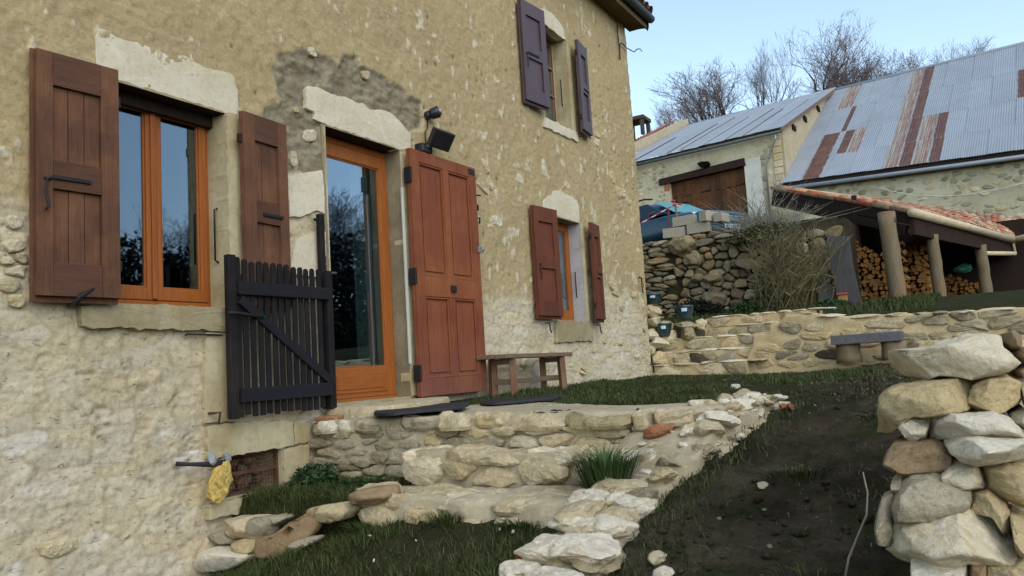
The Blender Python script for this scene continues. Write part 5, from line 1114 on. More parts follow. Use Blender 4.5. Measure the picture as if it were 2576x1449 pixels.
# ================================================================ car
HL = (18.055,1.129,3.53)
_a = rad(242); CARLOC = (HL[0]-2.03*math.cos(_a)-.67*math.sin(_a), HL[1]-2.03*math.sin(_a)+.67*math.cos(_a), HL[2]-.80)
def make_car():
    car = empty('parked_car', 'dark blue sport utility car parked before the barn door', 'car', CARLOC, rad(242)); car.scale = (1, 1, .94)
    # local: x forward, z up, 4.4 long; sections along x: (x, [(y, z) half outline from sill to centre])
    S = [(-2.18, [(.70, .45), (.80, .62), (.80, .85), (.74, 1.0), (0, 1.02)]),
         (-2.02, [(.82, .30), (.88, .60), (.88, .92), (.80, 1.12), (0, 1.16)]),
         (-1.2, [(.86, .28), (.92, .60), (.91, .95), (.85, 1.06), (0, 1.08)]),
         (-.2, [(.86, .26), (.92, .60), (.91, .95), (.85, 1.05), (0, 1.07)]),
         (.72, [(.86, .26), (.92, .60), (.91, .95), (.83, 1.04), (0, 1.07)]),
         (1.35, [(.86, .28), (.92, .62), (.90, .90), (.80, 1.01), (0, 1.05)]),
         (1.9, [(.84, .28), (.90, .62), (.87, .84), (.74, .94), (0, .985)]),
         (2.12, [(.80, .30), (.84, .55), (.80, .76), (.68, .86), (0, .90)]),
         (2.2, [(.66, .34), (.70, .52), (.66, .70), (.56, .78), (0, .80)])]
    def loft(S, name, mat, par, sm=True, bev=0):
        v = []; f = []; n = 0
        for x, h in S:
            row = [(x, y, z) for y, z in h] + [(x, -y, z) for y, z in h[::-1][1:]]; n = len(row); v += row
        for i in range(len(S)-1):
            for k in range(n): f.append((i*n+k, i*n+(k+1) % n, (i+1)*n+(k+1) % n, (i+1)*n+k))
        f += [tuple(range(n)), tuple(range((len(S)-1)*n, len(S)*n))[::-1]]
        b = MB(); b.add(v, f); o = b.build(name, mat, par, sm); o.modifiers.new('s', 'SUBSURF').levels = 2; o.modifiers['s'].render_levels = 2
        return o
    loft(S, 'body', M['car_blue'], car)
    G = [(-1.95, [(.76, 1.0), (.74, 1.1), (0, 1.12)]), (-1.75, [(.78, 1.02), (.68, 1.42), (0, 1.47)]), (-1.3, [(.80, 1.02), (.66, 1.55), (0, 1.60)]), (-.4, [(.81, 1.02), (.67, 1.58), (0, 1.63)]), (.1, [(.81, 1.02), (.66, 1.52), (0, 1.58)]), (.55, [(.80, 1.02), (.68, 1.27), (0, 1.33)]), (.98, [(.78, 1.0), (.74, 1.03), (0, 1.07)])]
    loft(G, 'cabin', M['car_blue'], car)
    # glass panels standing just proud of the cabin
    MB().add([(1.03, .70, 1.075), (1.03, -.70, 1.075), (.22, -.585, 1.535), (.22, .585, 1.535)], [(0, 1, 2, 3)]).build('windscreen', M['car_glass'], car)
    for s in (1, -1):
        for x0, x1, t0, t1 in ((.78, -.32, .12, -.36), (-.40, -1.25, -.42, -1.22)):
            MB().add([(x0, s*.845, 1.06), (x1, s*.845, 1.06), (t1, s*.715, 1.50), (t0, s*.715, 1.48)], [(0, 1, 2, 3)]).build('side_window', M['car_dark_glass'], car)
        MB().tube([(.2, s*.62, 1.60), (-.1, s*.64, 1.66), (-1.3, s*.64, 1.66), (-1.5, s*.62, 1.58)], .024, 8).build('roof_rail', M['iron'], car, True)
        h = MB().add([(2.13, s*.50, .78), (1.90, s*.82, .80), (1.78, s*.86, .90), (2.03, s*.52, .90)], [(0, 1, 2, 3)]).build('headlight', M['lamp'], car); h.modifiers.new('t', 'SOLIDIFY').thickness = .05
        mi = obj('wing_mirror', rock_mesh(33, M['black_plastic'], .07, .12, .085, 2, .05, 3, name='wing_mirror'), car); mi.location = (.62, s*1.0, 1.08)
        MB().box(-.31, -.325, s*.925-.004, s*.925+.004, .45, 1.0).build('door_gap', M['iron'], car)
        for x in (1.36, -1.34):
            w_ = MB(); w_.tube([(x, s*.72, .33), (x, s*.90, .33)], .33, 24); o = w_.build('wheel', M['rubber'], car, True)
            MB().tube([(x, s*.88, .33), (x, s*.915, .33)], .21, 16).build('rim', M['steel'], o)
            MB().tube([(x, s*.86, .36), (x, s*.895, .36)], .40, 24).build('wheel_arch', M['iron'], car)
    g = MB().box(2.12, 2.19, -.44, .44, .62, .80)
    g.build('grille', M['iron'], car, bevel=.02)
    for z in (.655, .705, .755): MB().box(2.188, 2.197, -.42, .42, z-.01, z+.01).build('grille_bar', M['chrome'], car)
    pl = MB().box(2.20, 2.215, -.26, .26, .44, .55).build('number_plate', M['label'], car)
    for k, (y, w_) in enumerate(((-.19, .03), (-.13, .03), (-.05, .02), (.01, .03), (.07, .03), (.15, .03), (.2, .03))): MB().box(2.2155, 2.2175, y-w_/2, y+w_/2, .46, .53).build('plate_mark', M['iron'], pl)
    MB().box(2.10, 2.19, -.6, .6, .30, .43).build('bumper', M['black_plastic'], car, bevel=.03)
make_car()
# ================================================================ wood shed
shed = empty('wood_shed', 'open wood shed with log posts and a clay tile roof below the barn', 'shed')
def log_post(px, py, z0, z1, r0, r1, lean=(0, 0)):
    n = 9; m = MB().tube([(px+lean[0]*k/n+.004*math.sin(k*1.7+px), py+lean[1]*k/n+.004*math.cos(k*2.1+py), z0+(z1-z0)*k/n) for k in range(n+1)], [r0+(r1-r0)*k/n+.003*math.sin(k*2.3) for k in range(n+1)], 12)
    m.build('log_post', M['log'], shed, True)
log_post(15.55, -2.925, .60, 2.50, .150, .142, (-.10, .05)); log_post(16.87, -3.52, .62, 2.2, .118, .108, (-.06, .03)); log_post(19.92, -4.28, .70, 2.22, .128, .115, (-.08, .02))
MB().lathe([(.17, 0), (.165, .1), (.14, .13)], 14, (19.92, -4.28, .80)).build('post_foot', M['log'], shed, True)
MB().lathe([(.15, .03), (.15, .22), (.14, .24)], 14, (15.47, -2.88, 2.30)).build('post_cap', M['bench'], shed, True)
RC, RV, RE, RT = [np.array(q) for q in ((15.74, -3.24, 2.50), (17.70, -.50, 3.72), (22.3, -4.87, 2.53), (26.26, -5.80, 3.26))]
def patch(u, v): return RC*(1-u)*(1-v)+RE*u*(1-v)+RV*(1-u)*v+RT*u*v
gv = [tuple(patch(i/12, j/6)-[0, 0, .05]) for j in range(7) for i in range(13)]
gf = [(j*13+i, j*13+i+1, (j+1)*13+i+1, (j+1)*13+i) for j in range(6) for i in range(12)]
o = obj('roof_boards', mesh('roof_boards', gv, gf, M['dark_wood']), shed); o.modifiers.new('t', 'SOLIDIFY').thickness = .03
tmes = [barrel(.085, .07, .46, .014, 6).me('tile', M[k], True) for k in ('roof_tile', 'roof_tile_old', 'roof_tile')]
NU, NV = 30, 8
for j in range(NV):
    for i in range(NU+1):
        for cov in (0, 1):
            u = (i+.5*cov)/NU
            if u > 1.0 or (cov == 0 and i == NU+0): continue
            v_ = (j-.08)/NV; p = Vector(patch(u, max(v_, -.03))); q = Vector(patch(u, v_+1/NV)); ev = Vector(patch(u+.02, v_)-patch(u-.02, v_)).normalized()
            y_ = (q-p); L = y_.length; y_.normalize(); z_ = ev.cross(y_).normalized(); x_ = y_.cross(z_)
            if z_.z < 0: z_ = -z_; x_ = -x_
            o = obj('tile', tmes[RD.randrange(3) if RD.random() < .65 else 1], shed)
            m4 = Matrix((x_, y_, z_ if cov else -z_)).transposed().to_4x4()
            if not cov: m4 = Matrix((-x_, y_, -z_)).transposed().to_4x4()
            sc = Matrix.Diagonal((1.05, L*1.15/.46, 1.0, 1)); m4.translation = p+z_*(.05 if cov else .075)+Vector((0, 0, RD.uniform(-.006, .008)))
            o.matrix_local = m4 @ sc
def beam(name, a, b, w_, h_, mat, par=shed): return MB().bar(a, b, w_, h_).build(name, M[mat], par, bevel=.006)
D3 = lambda p, z: tuple(np.array(p)+[0, 0, z])
beam('verge_board', D3(RC, -.10), D3(RV, -.10), .04, .20, 'dark_wood'); beam('eave_beam', D3(RC, -.22), D3(RE, -.22), .10, .34, 'dark_wood')
beam('rafter_beam', D3(RC+[.1, .1, 0], -.27), D3(RV, -.27), .12, .16, 'dark_wood')
g = MB().tube([D3(RC+(RC-RE)*.012+[-.06, -.06, 0], -.0), D3(RE+[-.06, -.08, 0], -.03)], .085, 12); g.build('gutter', M['cream'], shed, True)
MB().tube([D3(RE+[-.06, -.08, 0], -.03), D3(RE+[-.06, -.08, 0], -.36), D3(np.array((20.0, -4.30, 2.05)), 0)], .05, 10).build('downpipe', M['cream'], shed, True)
MB().tube([D3(RE+[-.06, -.08, 0], -.03), (21.9, -5.6, 2.53), (21.5, -7.2, 2.55)], .075, 12).build('gutter', M['cream'], shed, True)
MB().box(22.4, 22.5, -9, -.6, .6, 3.0).box(16.4, 22.4, -2.3, -2.22, .6, 3.1).box(22.5, 27, -9, -4.95, 2.45, 2.6).build('back_wall', M['dark_wood'], shed)
MB().box(22.38, 22.399, -9, -5.6, .7, 2.3).build('doorway', M['near_black'], shed)  # flat near-black panel stands in for the dark opening
# stacked firewood, one log per log
logs = []
def log_me(k):
    r_ = random.Random(k); n = r_.choice([3, 4, 5, 6, 7]); R_ = .054
    poly = [(R_*r_.uniform(.75, 1.05)*math.cos(2*math.pi*i/n+r_.uniform(-.2, .2)), R_*r_.uniform(.75, 1.05)*math.sin(2*math.pi*i/n+r_.uniform(-.2, .2))) for i in range(n)]
    return MB().prism(poly, lambda a, b, t: (-.4*t, a, b)).me('log', M['firewood'])
LM = [log_me(k) for k in range(12)]
def stack(label, x, y0, y1, z0, hz, seed, limit=300):
    s = empty('firewood_stack', label, 'firewood', (x, (y0+y1)/2, z0), 0, 'stacked split firewood under the shed roof'); r_ = random.Random(seed); c = 0
    z = z0+.05; row = 0
    while z < z0+hz:
        y = y0+(.06 if row % 2 else 0)
        while y < y1 and c < limit:
            top = z0+hz*(.86+.14*math.sin(y*4+seed))
            if z < top:
                o = obj('log', r_.choice(LM), s); o.location = (r_.uniform(-.06, .03), y-(y0+y1)/2+r_.uniform(-.015, .015), z-z0); o.rotation_euler = (r_.uniform(0, 6.28), r_.uniform(-.05, .05), r_.uniform(-.08, .08)); q = r_.uniform(.75, 1.1); o.scale = (1, q, q); c += 1
            y += .088
        z += .078; row += 1
stack('tall stack of split orange firewood behind the nearest log post', 16.5, -3.02, -2.0, .72, 1.62, 3)
stack('stack of split firewood just right of the nearest log post', 18.1, -3.30, -2.6, .74, 1.5, 8)
stack('low dark heap of firewood between the two farther posts', 21.3, -4.3, -3.4, .78, .95, 9)
tg = obj('green_tarp', rock_mesh(88, M['green_plastic'], .12, .2, .10, 3, .55, 3, name='tarp')); tg.location = (21.2, -3.86, 1.86); tag(tg, 'crumpled bright green plastic sheet on the far firewood heap', 'plastic sheet')
ys_ = obj('yellow_sack', rock_mesh(89, M['ochre_cloth'], .12, .22, .4, 3, .3, 4, name='sack')); ys_.location = (19.4, -3.25, 1.3); ys_.rotation_euler = (rad(12), 0, 0); tag(ys_, 'dull yellow sack leaning behind the middle log post', 'sack')
bs = empty('basin', 'dark green plastic basin before the nearest log post', 'basin', (15.2, -2.83, .73))
MB().lathe([(.16, 0), (.18, .02), (.215, .15), (.225, .15), (.225, .165), (.2, .165), (.17, .03)], 22).build('bowl', M['green_basin'], bs, True)
for s in (1, -1): MB().box(-.03, .03, s*.235-.02, s*.235+.02, .145, .16).build('handle', M['green_basin'], bs, bevel=.004)
# slabs of sawn wood leaning against the wall
for i, (pl, lb) in enumerate((([(-1.634,1.968), (-1.87,1.938), (-1.889,1.383), (-2.011,1.063), (-1.977,0.894), (-1.702,0.949), (-1.669,1.368)], 'dark sawn wood slab leaning by the dry bush, narrower one'), ([(-1.937,2.18), (-2.306,2.119), (-2.329,1.555), (-2.388,1.096), (-2.442,0.736), (-2.286,0.759), (-2.205,1.001), (-2.022,1.114), (-1.972,1.521)], 'wide grey sawn wood slab leaning before the firewood stack'))):
    m = MB().prism([(y, z) for y, z in pl], lambda a, b, t, i=i: (15.05-.12*i-.06*t-.16*(1-(b-.7)/1.6), a, b)); o = m.build('wood_slab', M['grey_wood'], None, bevel=.008); tag(o, lb, 'wood slab', 'wood slabs leaning under the shed')
bx_ = [(-2.082,1.091), (-2.21,1.078), (-2.199,0.969), (-2.08,0.989)]
bh = empty('bird_box', 'small yellow bird box with red roof on thin legs', 'bird box', (14.55, (bx_[0][0]+bx_[1][0])/2, .68))
cy = (bx_[0][0]+bx_[1][0])/2; w_ = abs(bx_[0][0]-bx_[1][0])/2; zb0 = bx_[2][1]-.68; zb1 = bx_[0][1]-.68
MB().box(-.07, .07, -w_, w_, zb0, zb1).build('box', M['ochre_cloth'], bh, bevel=.004); MB().box(-.1, .1, -w_*1.3, w_*1.3, zb1, zb1+.03).build('roof', M['tape_red'], bh, bevel=.004)
for s in (1, -1): MB().box(-.01, .01, s*w_*.8-.008, s*w_*.8+.008, .0, zb0).build('leg', M['stick'], bh)
# old cart wheel
cw = empty('cart_wheel', 'old wooden cart wheel leaning behind the dry bush', 'wheel', (15.1, -1.73, 1.2)); cw.rotation_euler = (0, rad(14), rad(25))
rim = [(0, .47*math.cos(a), .47*math.sin(a)) for a in np.linspace(0, 2*math.pi, 33)]
MB().tube(rim, .035, 6).build('rim', M['grey_wood'], cw, True); MB().tube([(-.08, 0, 0), (.08, 0, 0)], .07, 10).build('hub', M['grey_wood'], cw)
for k in range(10): a = 2*math.pi*k/10; MB().bar((0, .05*math.cos(a), .05*math.sin(a)), (0, .46*math.cos(a), .46*math.sin(a)), .025, .035, (1, 0, 0)).build('spoke', M['grey_wood'], cw)
# ================================================================ barn
BE1 = np.array([-math.sin(rad(6)), -math.cos(rad(6)), 0]); BE2 = np.array([math.cos(rad(6)), -math.sin(rad(6)), 0]); BO = np.array([38, 3.17, 0])
def BP3(s, t, z): return tuple(BO+BE1*s+BE2*t+np.array([0, 0, z]))
barn = empty('barn', 'long stone barn with rust-patched corrugated metal roof', 'barn')
def bbox(name, s0, s1, t0, t1, z0, z1, mat, par=barn, bev=0):
    v = [BP3(s, t, z) for z in (z0, z1) for s, t in ((s0, t0), (s1, t0), (s1, t1), (s0, t1))]
    return MB().add(v, [(0, 3, 2, 1), (4, 5, 6, 7), (0, 1, 5, 4), (1, 2, 6, 5), (2, 3, 7, 6), (3, 0, 4, 7)]).build(name, M[mat], par, bevel=bev)
RIDGE_T, RZ = 10.5, 15.05
# wing wall with the door opening
bbox('wall', -14, -5.75, 0, .5, 4, 10.63, 'barn_wall'); bbox('wall', -1.83, 0, .002, .5, 4, 10.66, 'barn_wall'); bbox('wall', -5.75, -1.83, .002, .5, 9.42, 10.65, 'barn_wall')
MB().prism([(.002, 2), (22, 2), (22, 6.95), (.002, 8.08)], lambda a, b, t: BP3(a, .5-.45*t, b)).build('wall', M['barn_wall'], barn)
lint = [(-6.271,9.407), (-1.76,9.574), (-1.718,9.201), (-6.281,9.1)]
m = MB().prism(lint, lambda a, b, t: BP3(a, -.02-.12*t+.3*(1-t), b)); m.build('lintel', M['dark_wood'], barn)
bbox('pillar', -1.80, -1.0, -.05, .0, 4, 9.5, 'white_wall'); bbox('pillar', -6.05, -5.76, -.03, .0, 8.75, 9.2, 'red_stone')
dr = bbox('barn_door', -5.74, -1.84, .2, .24, 4, 9.45, 'dark_wood')
for k in range(15):
    for r_ in range(2):
        s0 = -5.74+.26*k; o = bbox('plank', s0+.004, s0+.254, .15+RD.uniform(0, .03), .199, (4, 8.35+RD.uniform(-.1, .1))[r_], (8.33, 9.42)[r_], 'barn_plank', dr)
# quoins at the wing's corner
for k in range(16):
    z = 5.2+.33*k; w_ = .28+.3*(k % 2); bbox('quoin', -.02-w_*.0-.36, .03, -.045, -.003, z, z+.31, RD.choice(['pale_stone', 'pale_stone', 'ochre_stone']), barn, .02)
# rubble that shows in the barn walls
for i, pl in enumerate(cells(-1.0, -.4, 4.8, 10.3, 2, 22, 71, .05)+cells(-9, -5.9, 5.8, 10.3, 11, 20, 72, .05)):
    if RD.random() < .45: continue
    me, c = stone_mesh(pl, .05, 7000+i, M[RD.choice(['mixed_stone', 'pale_stone', 'grey_stone'])], n=10, rings=((1, -.5), (1, .2), (.8, .5)), rough=.06)
    frame(obj('stone', me, barn), BP3(c[0], 0, c[1]), BE1, (0, 0, 1), -BE2)
for i, pl in enumerate(cells(.2, 11, 4.6, 7.5, 26, 13, 73, .07)):
    if RD.random() < .6: continue
    me, c = stone_mesh(pl, .04, 7400+i, M[RD.choice(['barn_stone', 'barn_stone', 'pale_stone'])], n=10, rings=((1, -.5), (1, .2), (.8, .5)), rough=.06)
    frame(obj('stone', me, barn), BP3(c[0], .045, c[1]), BE1, (0, 0, 1), -BE2)
# white side wall between the two roof levels; greyer colour imitates its shade
MB().add([BP3(0, .02, 7.5), BP3(0, .02, 10.5), BP3(0, RIDGE_T-.2, RZ-.1), BP3(-.15, .02, 7.5), BP3(-.15, .02, 10.5), BP3(-.15, RIDGE_T-.2, RZ-.1)], [(0, 1, 2), (5, 4, 3), (0, 3, 4, 1), (1, 4, 5, 2), (2, 5, 3, 0)]).build('side_wall', M['grey_mortar'], barn)
# corrugated sheets
def sheet_me(w_, L, name, mat, pitch=.09, amp=.013):
    n = int(w_/pitch)*4; v = []; f = []
    for j in (0, 1):
        for i in range(n+1): v.append((w_*i/n, L*j, amp*math.sin(2*math.pi*i/4)))
    f = [(i, i+1, n+2+i, n+1+i) for i in range(n)]
    return mesh(name, v, f, mat, True)
def sheets(SB, RB, e0, e1, t0, ridge, key, rust):
    """sheets between the eave (height e0 at the first column, e1 at the last, t = t0) and the ridge"""
    cache = {}; sA, sB = SB[0], SB[-1]
    for i in range(len(SB)-1):
        for j in range(len(RB)-1):
            s0, W_ = SB[i], SB[i+1]-SB[i]; f0, f1 = RB[j], RB[j+1]; nr = len(RB)-1
            def P(s, q):
                e = e0+(e1-e0)*(s-sA)/(sB-sA); return Vector(BP3(s, t0+(RIDGE_T-t0)*q, e+(ridge-e)*q))
            p, px_, py_ = P(s0, f0), P(s0+W_, f0), P(s0, f1)
            x_ = (px_-p); y_ = (py_-p); L = y_.length; kind = rust(i, j)
            kk = (kind, round(L, 1), round(W_, 2))
            if kk not in cache: cache[kk] = sheet_me(W_+.03, L*1.02, 'roof_sheet', M[kind])
            x_.normalize(); y_.normalize(); z_ = x_.cross(y_).normalized(); y2 = z_.cross(x_)
            if z_.z < 0: z_ = -z_
            o = obj('roof_sheet', cache[kk], barn); m4 = Matrix((x_, y_, z_)).transposed().to_4x4(); m4.translation = p+z_*(.02+.014*((i+j) % 2)+.012*(nr-j))
            o.matrix_local = m4
            if kind != 'zinc' and kind != 'zinc_pale': o['label'] = {'rust_dark': 'rusty brown roof sheet', 'rust_streak': 'rust-streaked roof sheet'}.get(kind, 'rusty roof sheet')
SB = [-.1, .85, 1.7, 1.95, 2.4, 2.95, 3.65, 4.3, 4.9, 5.4, 6.05, 6.5, 7.3, 8.2, 9.15, 9.95, 10.75, 11.6, 12.5, 13.6]; SA_, SB_ = SB[0], SB[-1]
RB = [0, .19, .42, .70, 1.0]
RUST = {(1, 0): 'rust_dark', (1, 1): 'rust_dark', (3, 1): 'rust_dark', (4, 1): 'rust_streak', (2, 2): 'rust_dark', (1, 3): 'rust_streak', (14, 2): 'rust_dark', (9, 0): 'rust_streak', (9, 1): 'rust_streak', (10, 0): 'rust_dark', (10, 1): 'rust_dark'}
for r_ in range(4): RUST[(7, r_)] = 'rust_streak'; RUST[(8, r_)] = 'rust_dark'
sheets(SB, RB, 7.92, 7.24, -.35, RZ, 'r', lambda i, j: RUST.get((i, j), 'zinc' if (i*7+j*3) % 5 else 'zinc_pale'))
sheets([-8.9+.704*k for k in range(14)], [0, 1], 10.50, 10.56, -.35, RZ+.12, 'l', lambda i, j: 'zinc_pale' if i % 3 else 'zinc')
for s in (-7.5, -5.6, -4.9, -3.6, -2.5, -1.6, -.6):
    a = Vector(BP3(s, -.36, 10.53+.06)); b = Vector(BP3(s-.02, -.35+(RIDGE_T+.35)*RD.uniform(.45, .8), 0)); q = (b-a); tq = (Vector(b)-Vector(BP3(s, 0, 0))).dot(Vector(BE2)); b.z = 10.53+.075+(RZ+.12-10.53)*(tq+.35)/(RIDGE_T+.35)
    MB().bar(tuple(a), tuple(b), .03, .03).build('sheet_lap', M['rust'], barn)
MB().tube([BP3(SA_, RIDGE_T, RZ+.03), BP3(SB_+1, RIDGE_T, RZ+.03)], .12, 8).build('ridge_cap', M['zinc_pale'], barn, True)
MB().tube([BP3(-9, RIDGE_T, RZ+.13), BP3(.25, RIDGE_T, RZ+.13)], .08, 8).build('ridge_cap', M['zinc'], barn, True)
# back slopes
MB().add([BP3(-9, RIDGE_T, RZ+.05), BP3(14.6, RIDGE_T, RZ-.05), BP3(14.6, 21, 8), BP3(-9, 21, 8)], [(0, 1, 2, 3)]).build('back_roof', M['zinc'], barn)
MB().tube([BP3(-9, -.46, 10.30), BP3(.2, -.46, 10.36)], .07, 10).build('gutter', M['zinc_dark'], barn, True)
MB().tube([BP3(-.1, -.38, 7.70), BP3(14, -.38, 6.98)], .09, 10).build('gutter', M['zinc'], barn, True)
m = MB().tube([BP3(0, -.22, 7.84), BP3(14, -.22, 7.12)], .11, 8); m.build('eave_board', M['dark_wood'], barn)
m = MB().tube([BP3(-.05, -.44, 10.3), BP3(-.1, -.4, 10.05), BP3(-.75, -.12, 9.0), BP3(-.78, -.1, 5)], .05, 8); m.build('downpipe', M['steel'], barn, True)
for k in range(3):
    q = (.22, .42, .68)[k]; a = BP3(.02, RIDGE_T*q, 10.5+(RZ-10.5)*q-.35); MB().box(-.3, .3, -.06, .02, -.12, .12, Matrix.Translation(Vector(a))).build('purlin_end', M['dark_wood'], barn)
MB().bar(BP3(.2, -.36, 10.49), BP3(.2, RIDGE_T, RZ+.02), .06, .18).build('barge_board', M['bench'], barn)
nest = obj('swallow_nest', rock_mesh(92, M['near_black'], .22, .3, .22, 3, .6, 4, name='nest')); nest.location = BP3(-3.72, -.2, 9.62); tag(nest, 'dark twiggy bird nest on the barn wall above the door beam', 'nest')
wire = [(3.6,7.185), (4.436,6.809), (5.362,6.417), (6.444,6.188), (7.551,6.082), (8.63,6.134), (9.931,6.286)]
MB().tube([BP3(s, -.2, z) for s, z in wire], .022, 5).build('cable', M['white_wall'], barn, True)
# neighbouring house with red tile roof and stone coping
nb = empty('red_roofed_house', 'house with red tile roof and stone gable coping behind the barn', 'house')
A1 = [(49.482,11.678,15.739), (55.568,16.969,16.825), (40.795,11.411,11.579), (45.76,10.362,14.302)]
P1, P2 = BP3(-9.3, 10.8, 15.45), BP3(-9.3, -.6, 10.75)
MB().bar(P2, P1, .55, .5).build('coping', M['grey_mortar'], nb); bbox('wall', -9.6, -9.05, 0, 10.5, 4, 10.6, 'barn_wall', nb)
rt = [(53.223,13.013,16.912), (55.901,20.51,16.08), (47.037,16.812,10.809), (46.315,13.458,13.905)]
q0, q1, q2, q3 = [np.array(p) for p in rt]; vv = []; ff = []; nn, mm = 120, 2
for j in range(mm+1):
    for i in range(nn+1):
        a, b = i/nn, j/mm; p = q0*(1-a)*(1-b)+q1*a*(1-b)+q2*a*b+q3*(1-a)*b; vv.append(tuple(p+np.array([-.05*math.sin(i*math.pi/2), 0, .05*math.sin(i*math.pi/2)])))
ff = [(j*(nn+1)+i, j*(nn+1)+i+1, (j+1)*(nn+1)+i+1, (j+1)*(nn+1)+i) for j in range(mm) for i in range(nn)]
obj('tile_roof', mesh('tile_roof', vv, ff, M['roof_tile'], True), nb)
ch = [(53.588,16.23,17.506), (53.851,15.803,17.419), (53.842,15.929,16.865), (53.652,16.247,16.888), (53.75,16.083,16.876)]
cc = np.mean(np.array(ch), 0); ck = MB().box(-.8, .8, -.8, .8, .55, .8); 
for sx in (-.6, .6):
    for sy in (-.6, .6): ck.box(sx-.12, sx+.12, sy-.12, sy+.12, -.6, .549)
o = ck.build('chimney', M['dark_stone'], nb); o.location = tuple(np.array(ch[4])+[0, 0, .1])
bbox('wall', -26, -9.7, 14, 24, 4, 12, 'barn_wall', nb)
# ================================================================ bare trees
def bare_tree(seed, H, spread, levels=6, trunk=.2, r0=None, upright=.5, dens=3):
    r_ = random.Random(seed); V = []; F = []; VT = []; FT = []
    def seg(a, b, ra, rb, n, Vx, Fx):
        d = (b-a).normalized(); u = d.orthogonal().normalized(); w_ = d.cross(u); k0 = len(Vx)
        for p, r in ((a, ra), (b, rb)):
            for k in range(n): q = 2*math.pi*k/n; Vx.append(tuple(p+r*(math.cos(q)*u+math.sin(q)*w_)))
        for k in range(n): Fx.append((k0+k, k0+(k+1) % n, k0+n+(k+1) % n, k0+n+k))
    def grow(p, d, L, r, lev):
        n = 3 if lev < 4 else 2; thick = lev < 3
        for i in range(n):
            jit = Vector((r_.gauss(0, 1), r_.gauss(0, 1), r_.gauss(0, .6)))*(.13+.05*lev); d = (d+jit*.8+Vector((0, 0, .06*upright*(lev > 0)))).normalized()
            q = p+d*L/n; rr = r*(1-.30/n)
            seg(p, q, r, rr, 5 if thick else 3, *((V, F) if thick else (VT, FT))); p, r = q, rr
            if lev < levels and i < n-1 and r_.random() < .62: child(p, d, L, r*.6, lev)
        if lev < levels:
            for k in range(dens if lev < 2 else r_.choice((2, 2, 2, 3))): child(p, d, L, r*.72, lev)
    def child(p, d, L, r, lev):
        a = Vector((r_.gauss(0, 1), r_.gauss(0, 1), r_.gauss(0, .5))).normalized(); dd = (d+a*spread*(1.1 if lev < 2 else .95)+Vector((0, 0, .32*upright))).normalized()
        grow(p, dd, L*r_.uniform(.62, .82), max(r*.85, .009), lev+1)
    r0 = r0 or H*.022
    grow(Vector((0, 0, 0)), Vector((r_.gauss(0, .05), r_.gauss(0, .05), 1)).normalized(), H*trunk, r0, 0)
    zt = max(v[2] for v in VT); s = H/zt
    sc = lambda L_: [(x*s, y*s, z*s) for x, y, z in L_]
    return mesh('trunk', sc(V), F, M['bark'], True), mesh('crown', sc(VT), FT, M['twig'])
def put_tree(meshes, loc, label, group=None, rz=0., sc=1.):
    t = empty('bare_tree', label, 'tree', loc, rz, group); obj('trunk', meshes[0], t); obj('crown', meshes[1], t); t.scale = (sc[0], sc[0], sc[1]) if hasattr(sc, '__len__') else (sc, sc, sc); return t
TM = [bare_tree(3, 16, .62, 6, .22, upright=.55), bare_tree(14, 16, .46, 6, .24, upright=.8), bare_tree(27, 16, .7, 6, .2, upright=.45), bare_tree(35, 16, .56, 6, .2, upright=.6)]
TREES = [((385, 800), (385, 565), 72, 0, 'small bare tree over the red-tiled roof, leftmost of the row'), ((700, 860), (650, 365), 74, 2, 'wide bare tree rising behind the middle of the lower metal roof'), ((905, 800), (865, 225), 76, 1, 'narrow upright bare tree between the wide tree and the tallest one'), ((1110, 760), (1155, 130), 78, 0, 'tallest bare tree over the step between the two metal roofs'), ((1380, 740), (1470, 250), 76, 2, 'broad bare tree leaning right over the upper metal roof'), ((1290, 760), (1330, 300), 82, 3, 'bare tree half hidden between the tallest and the broad tree'), ((1930, 640), (1930, 268), 84, 3, 'bare tree rising over the high barn ridge, apart on the right'), ((2090, 620), (2150, 262), 86, 0, 'rightmost bare tree showing only its top over the barn ridge'), ((560, 850), (560, 470), 80, 3, 'thin bare tree between the leftmost and the wide tree')]
TPX = [((68.927,17.16,21.333), (68.743,16.816,24.592)), ((73.209,13.971,20.788), (72.442,13.84,27.888)), ((76.687,11.781,22.038), (75.909,11.397,30.492)), ((80.262,9.481,23.024), (80.077,7.898,32.447)), ((80.229,5.691,22.486), (80.504,3.797,29.577)), ((85.846,7.73,24.02), (85.762,6.418,31.246)), ((93.179,-1.115,25.902), (92.838,-1.751,31.921)), ((96.747,-3.363,26.682), (96.925,-4.846,32.551)), ((78.022,17.288,22.747), (77.691,16.669,28.603))]
WID = (.8, 1.12, .62, .98, 1.1, .8, .95, .8, .7)
for i, ((b, t, dpt, k, lb), (pb, pt)) in enumerate(zip(TREES, TPX)):
    zg = float(ground_z(pb[0], pb[1])); zg = min(zg, 13.0); zg = max(zg, pb[2]-7); h = pt[2]-zg
    put_tree(TM[k], ((pb[0]+pt[0])/2, (pb[1]+pt[1])/2, zg), lb, 'bare trees behind the barn', 1.3*i, (h/16*WID[i], h/16))
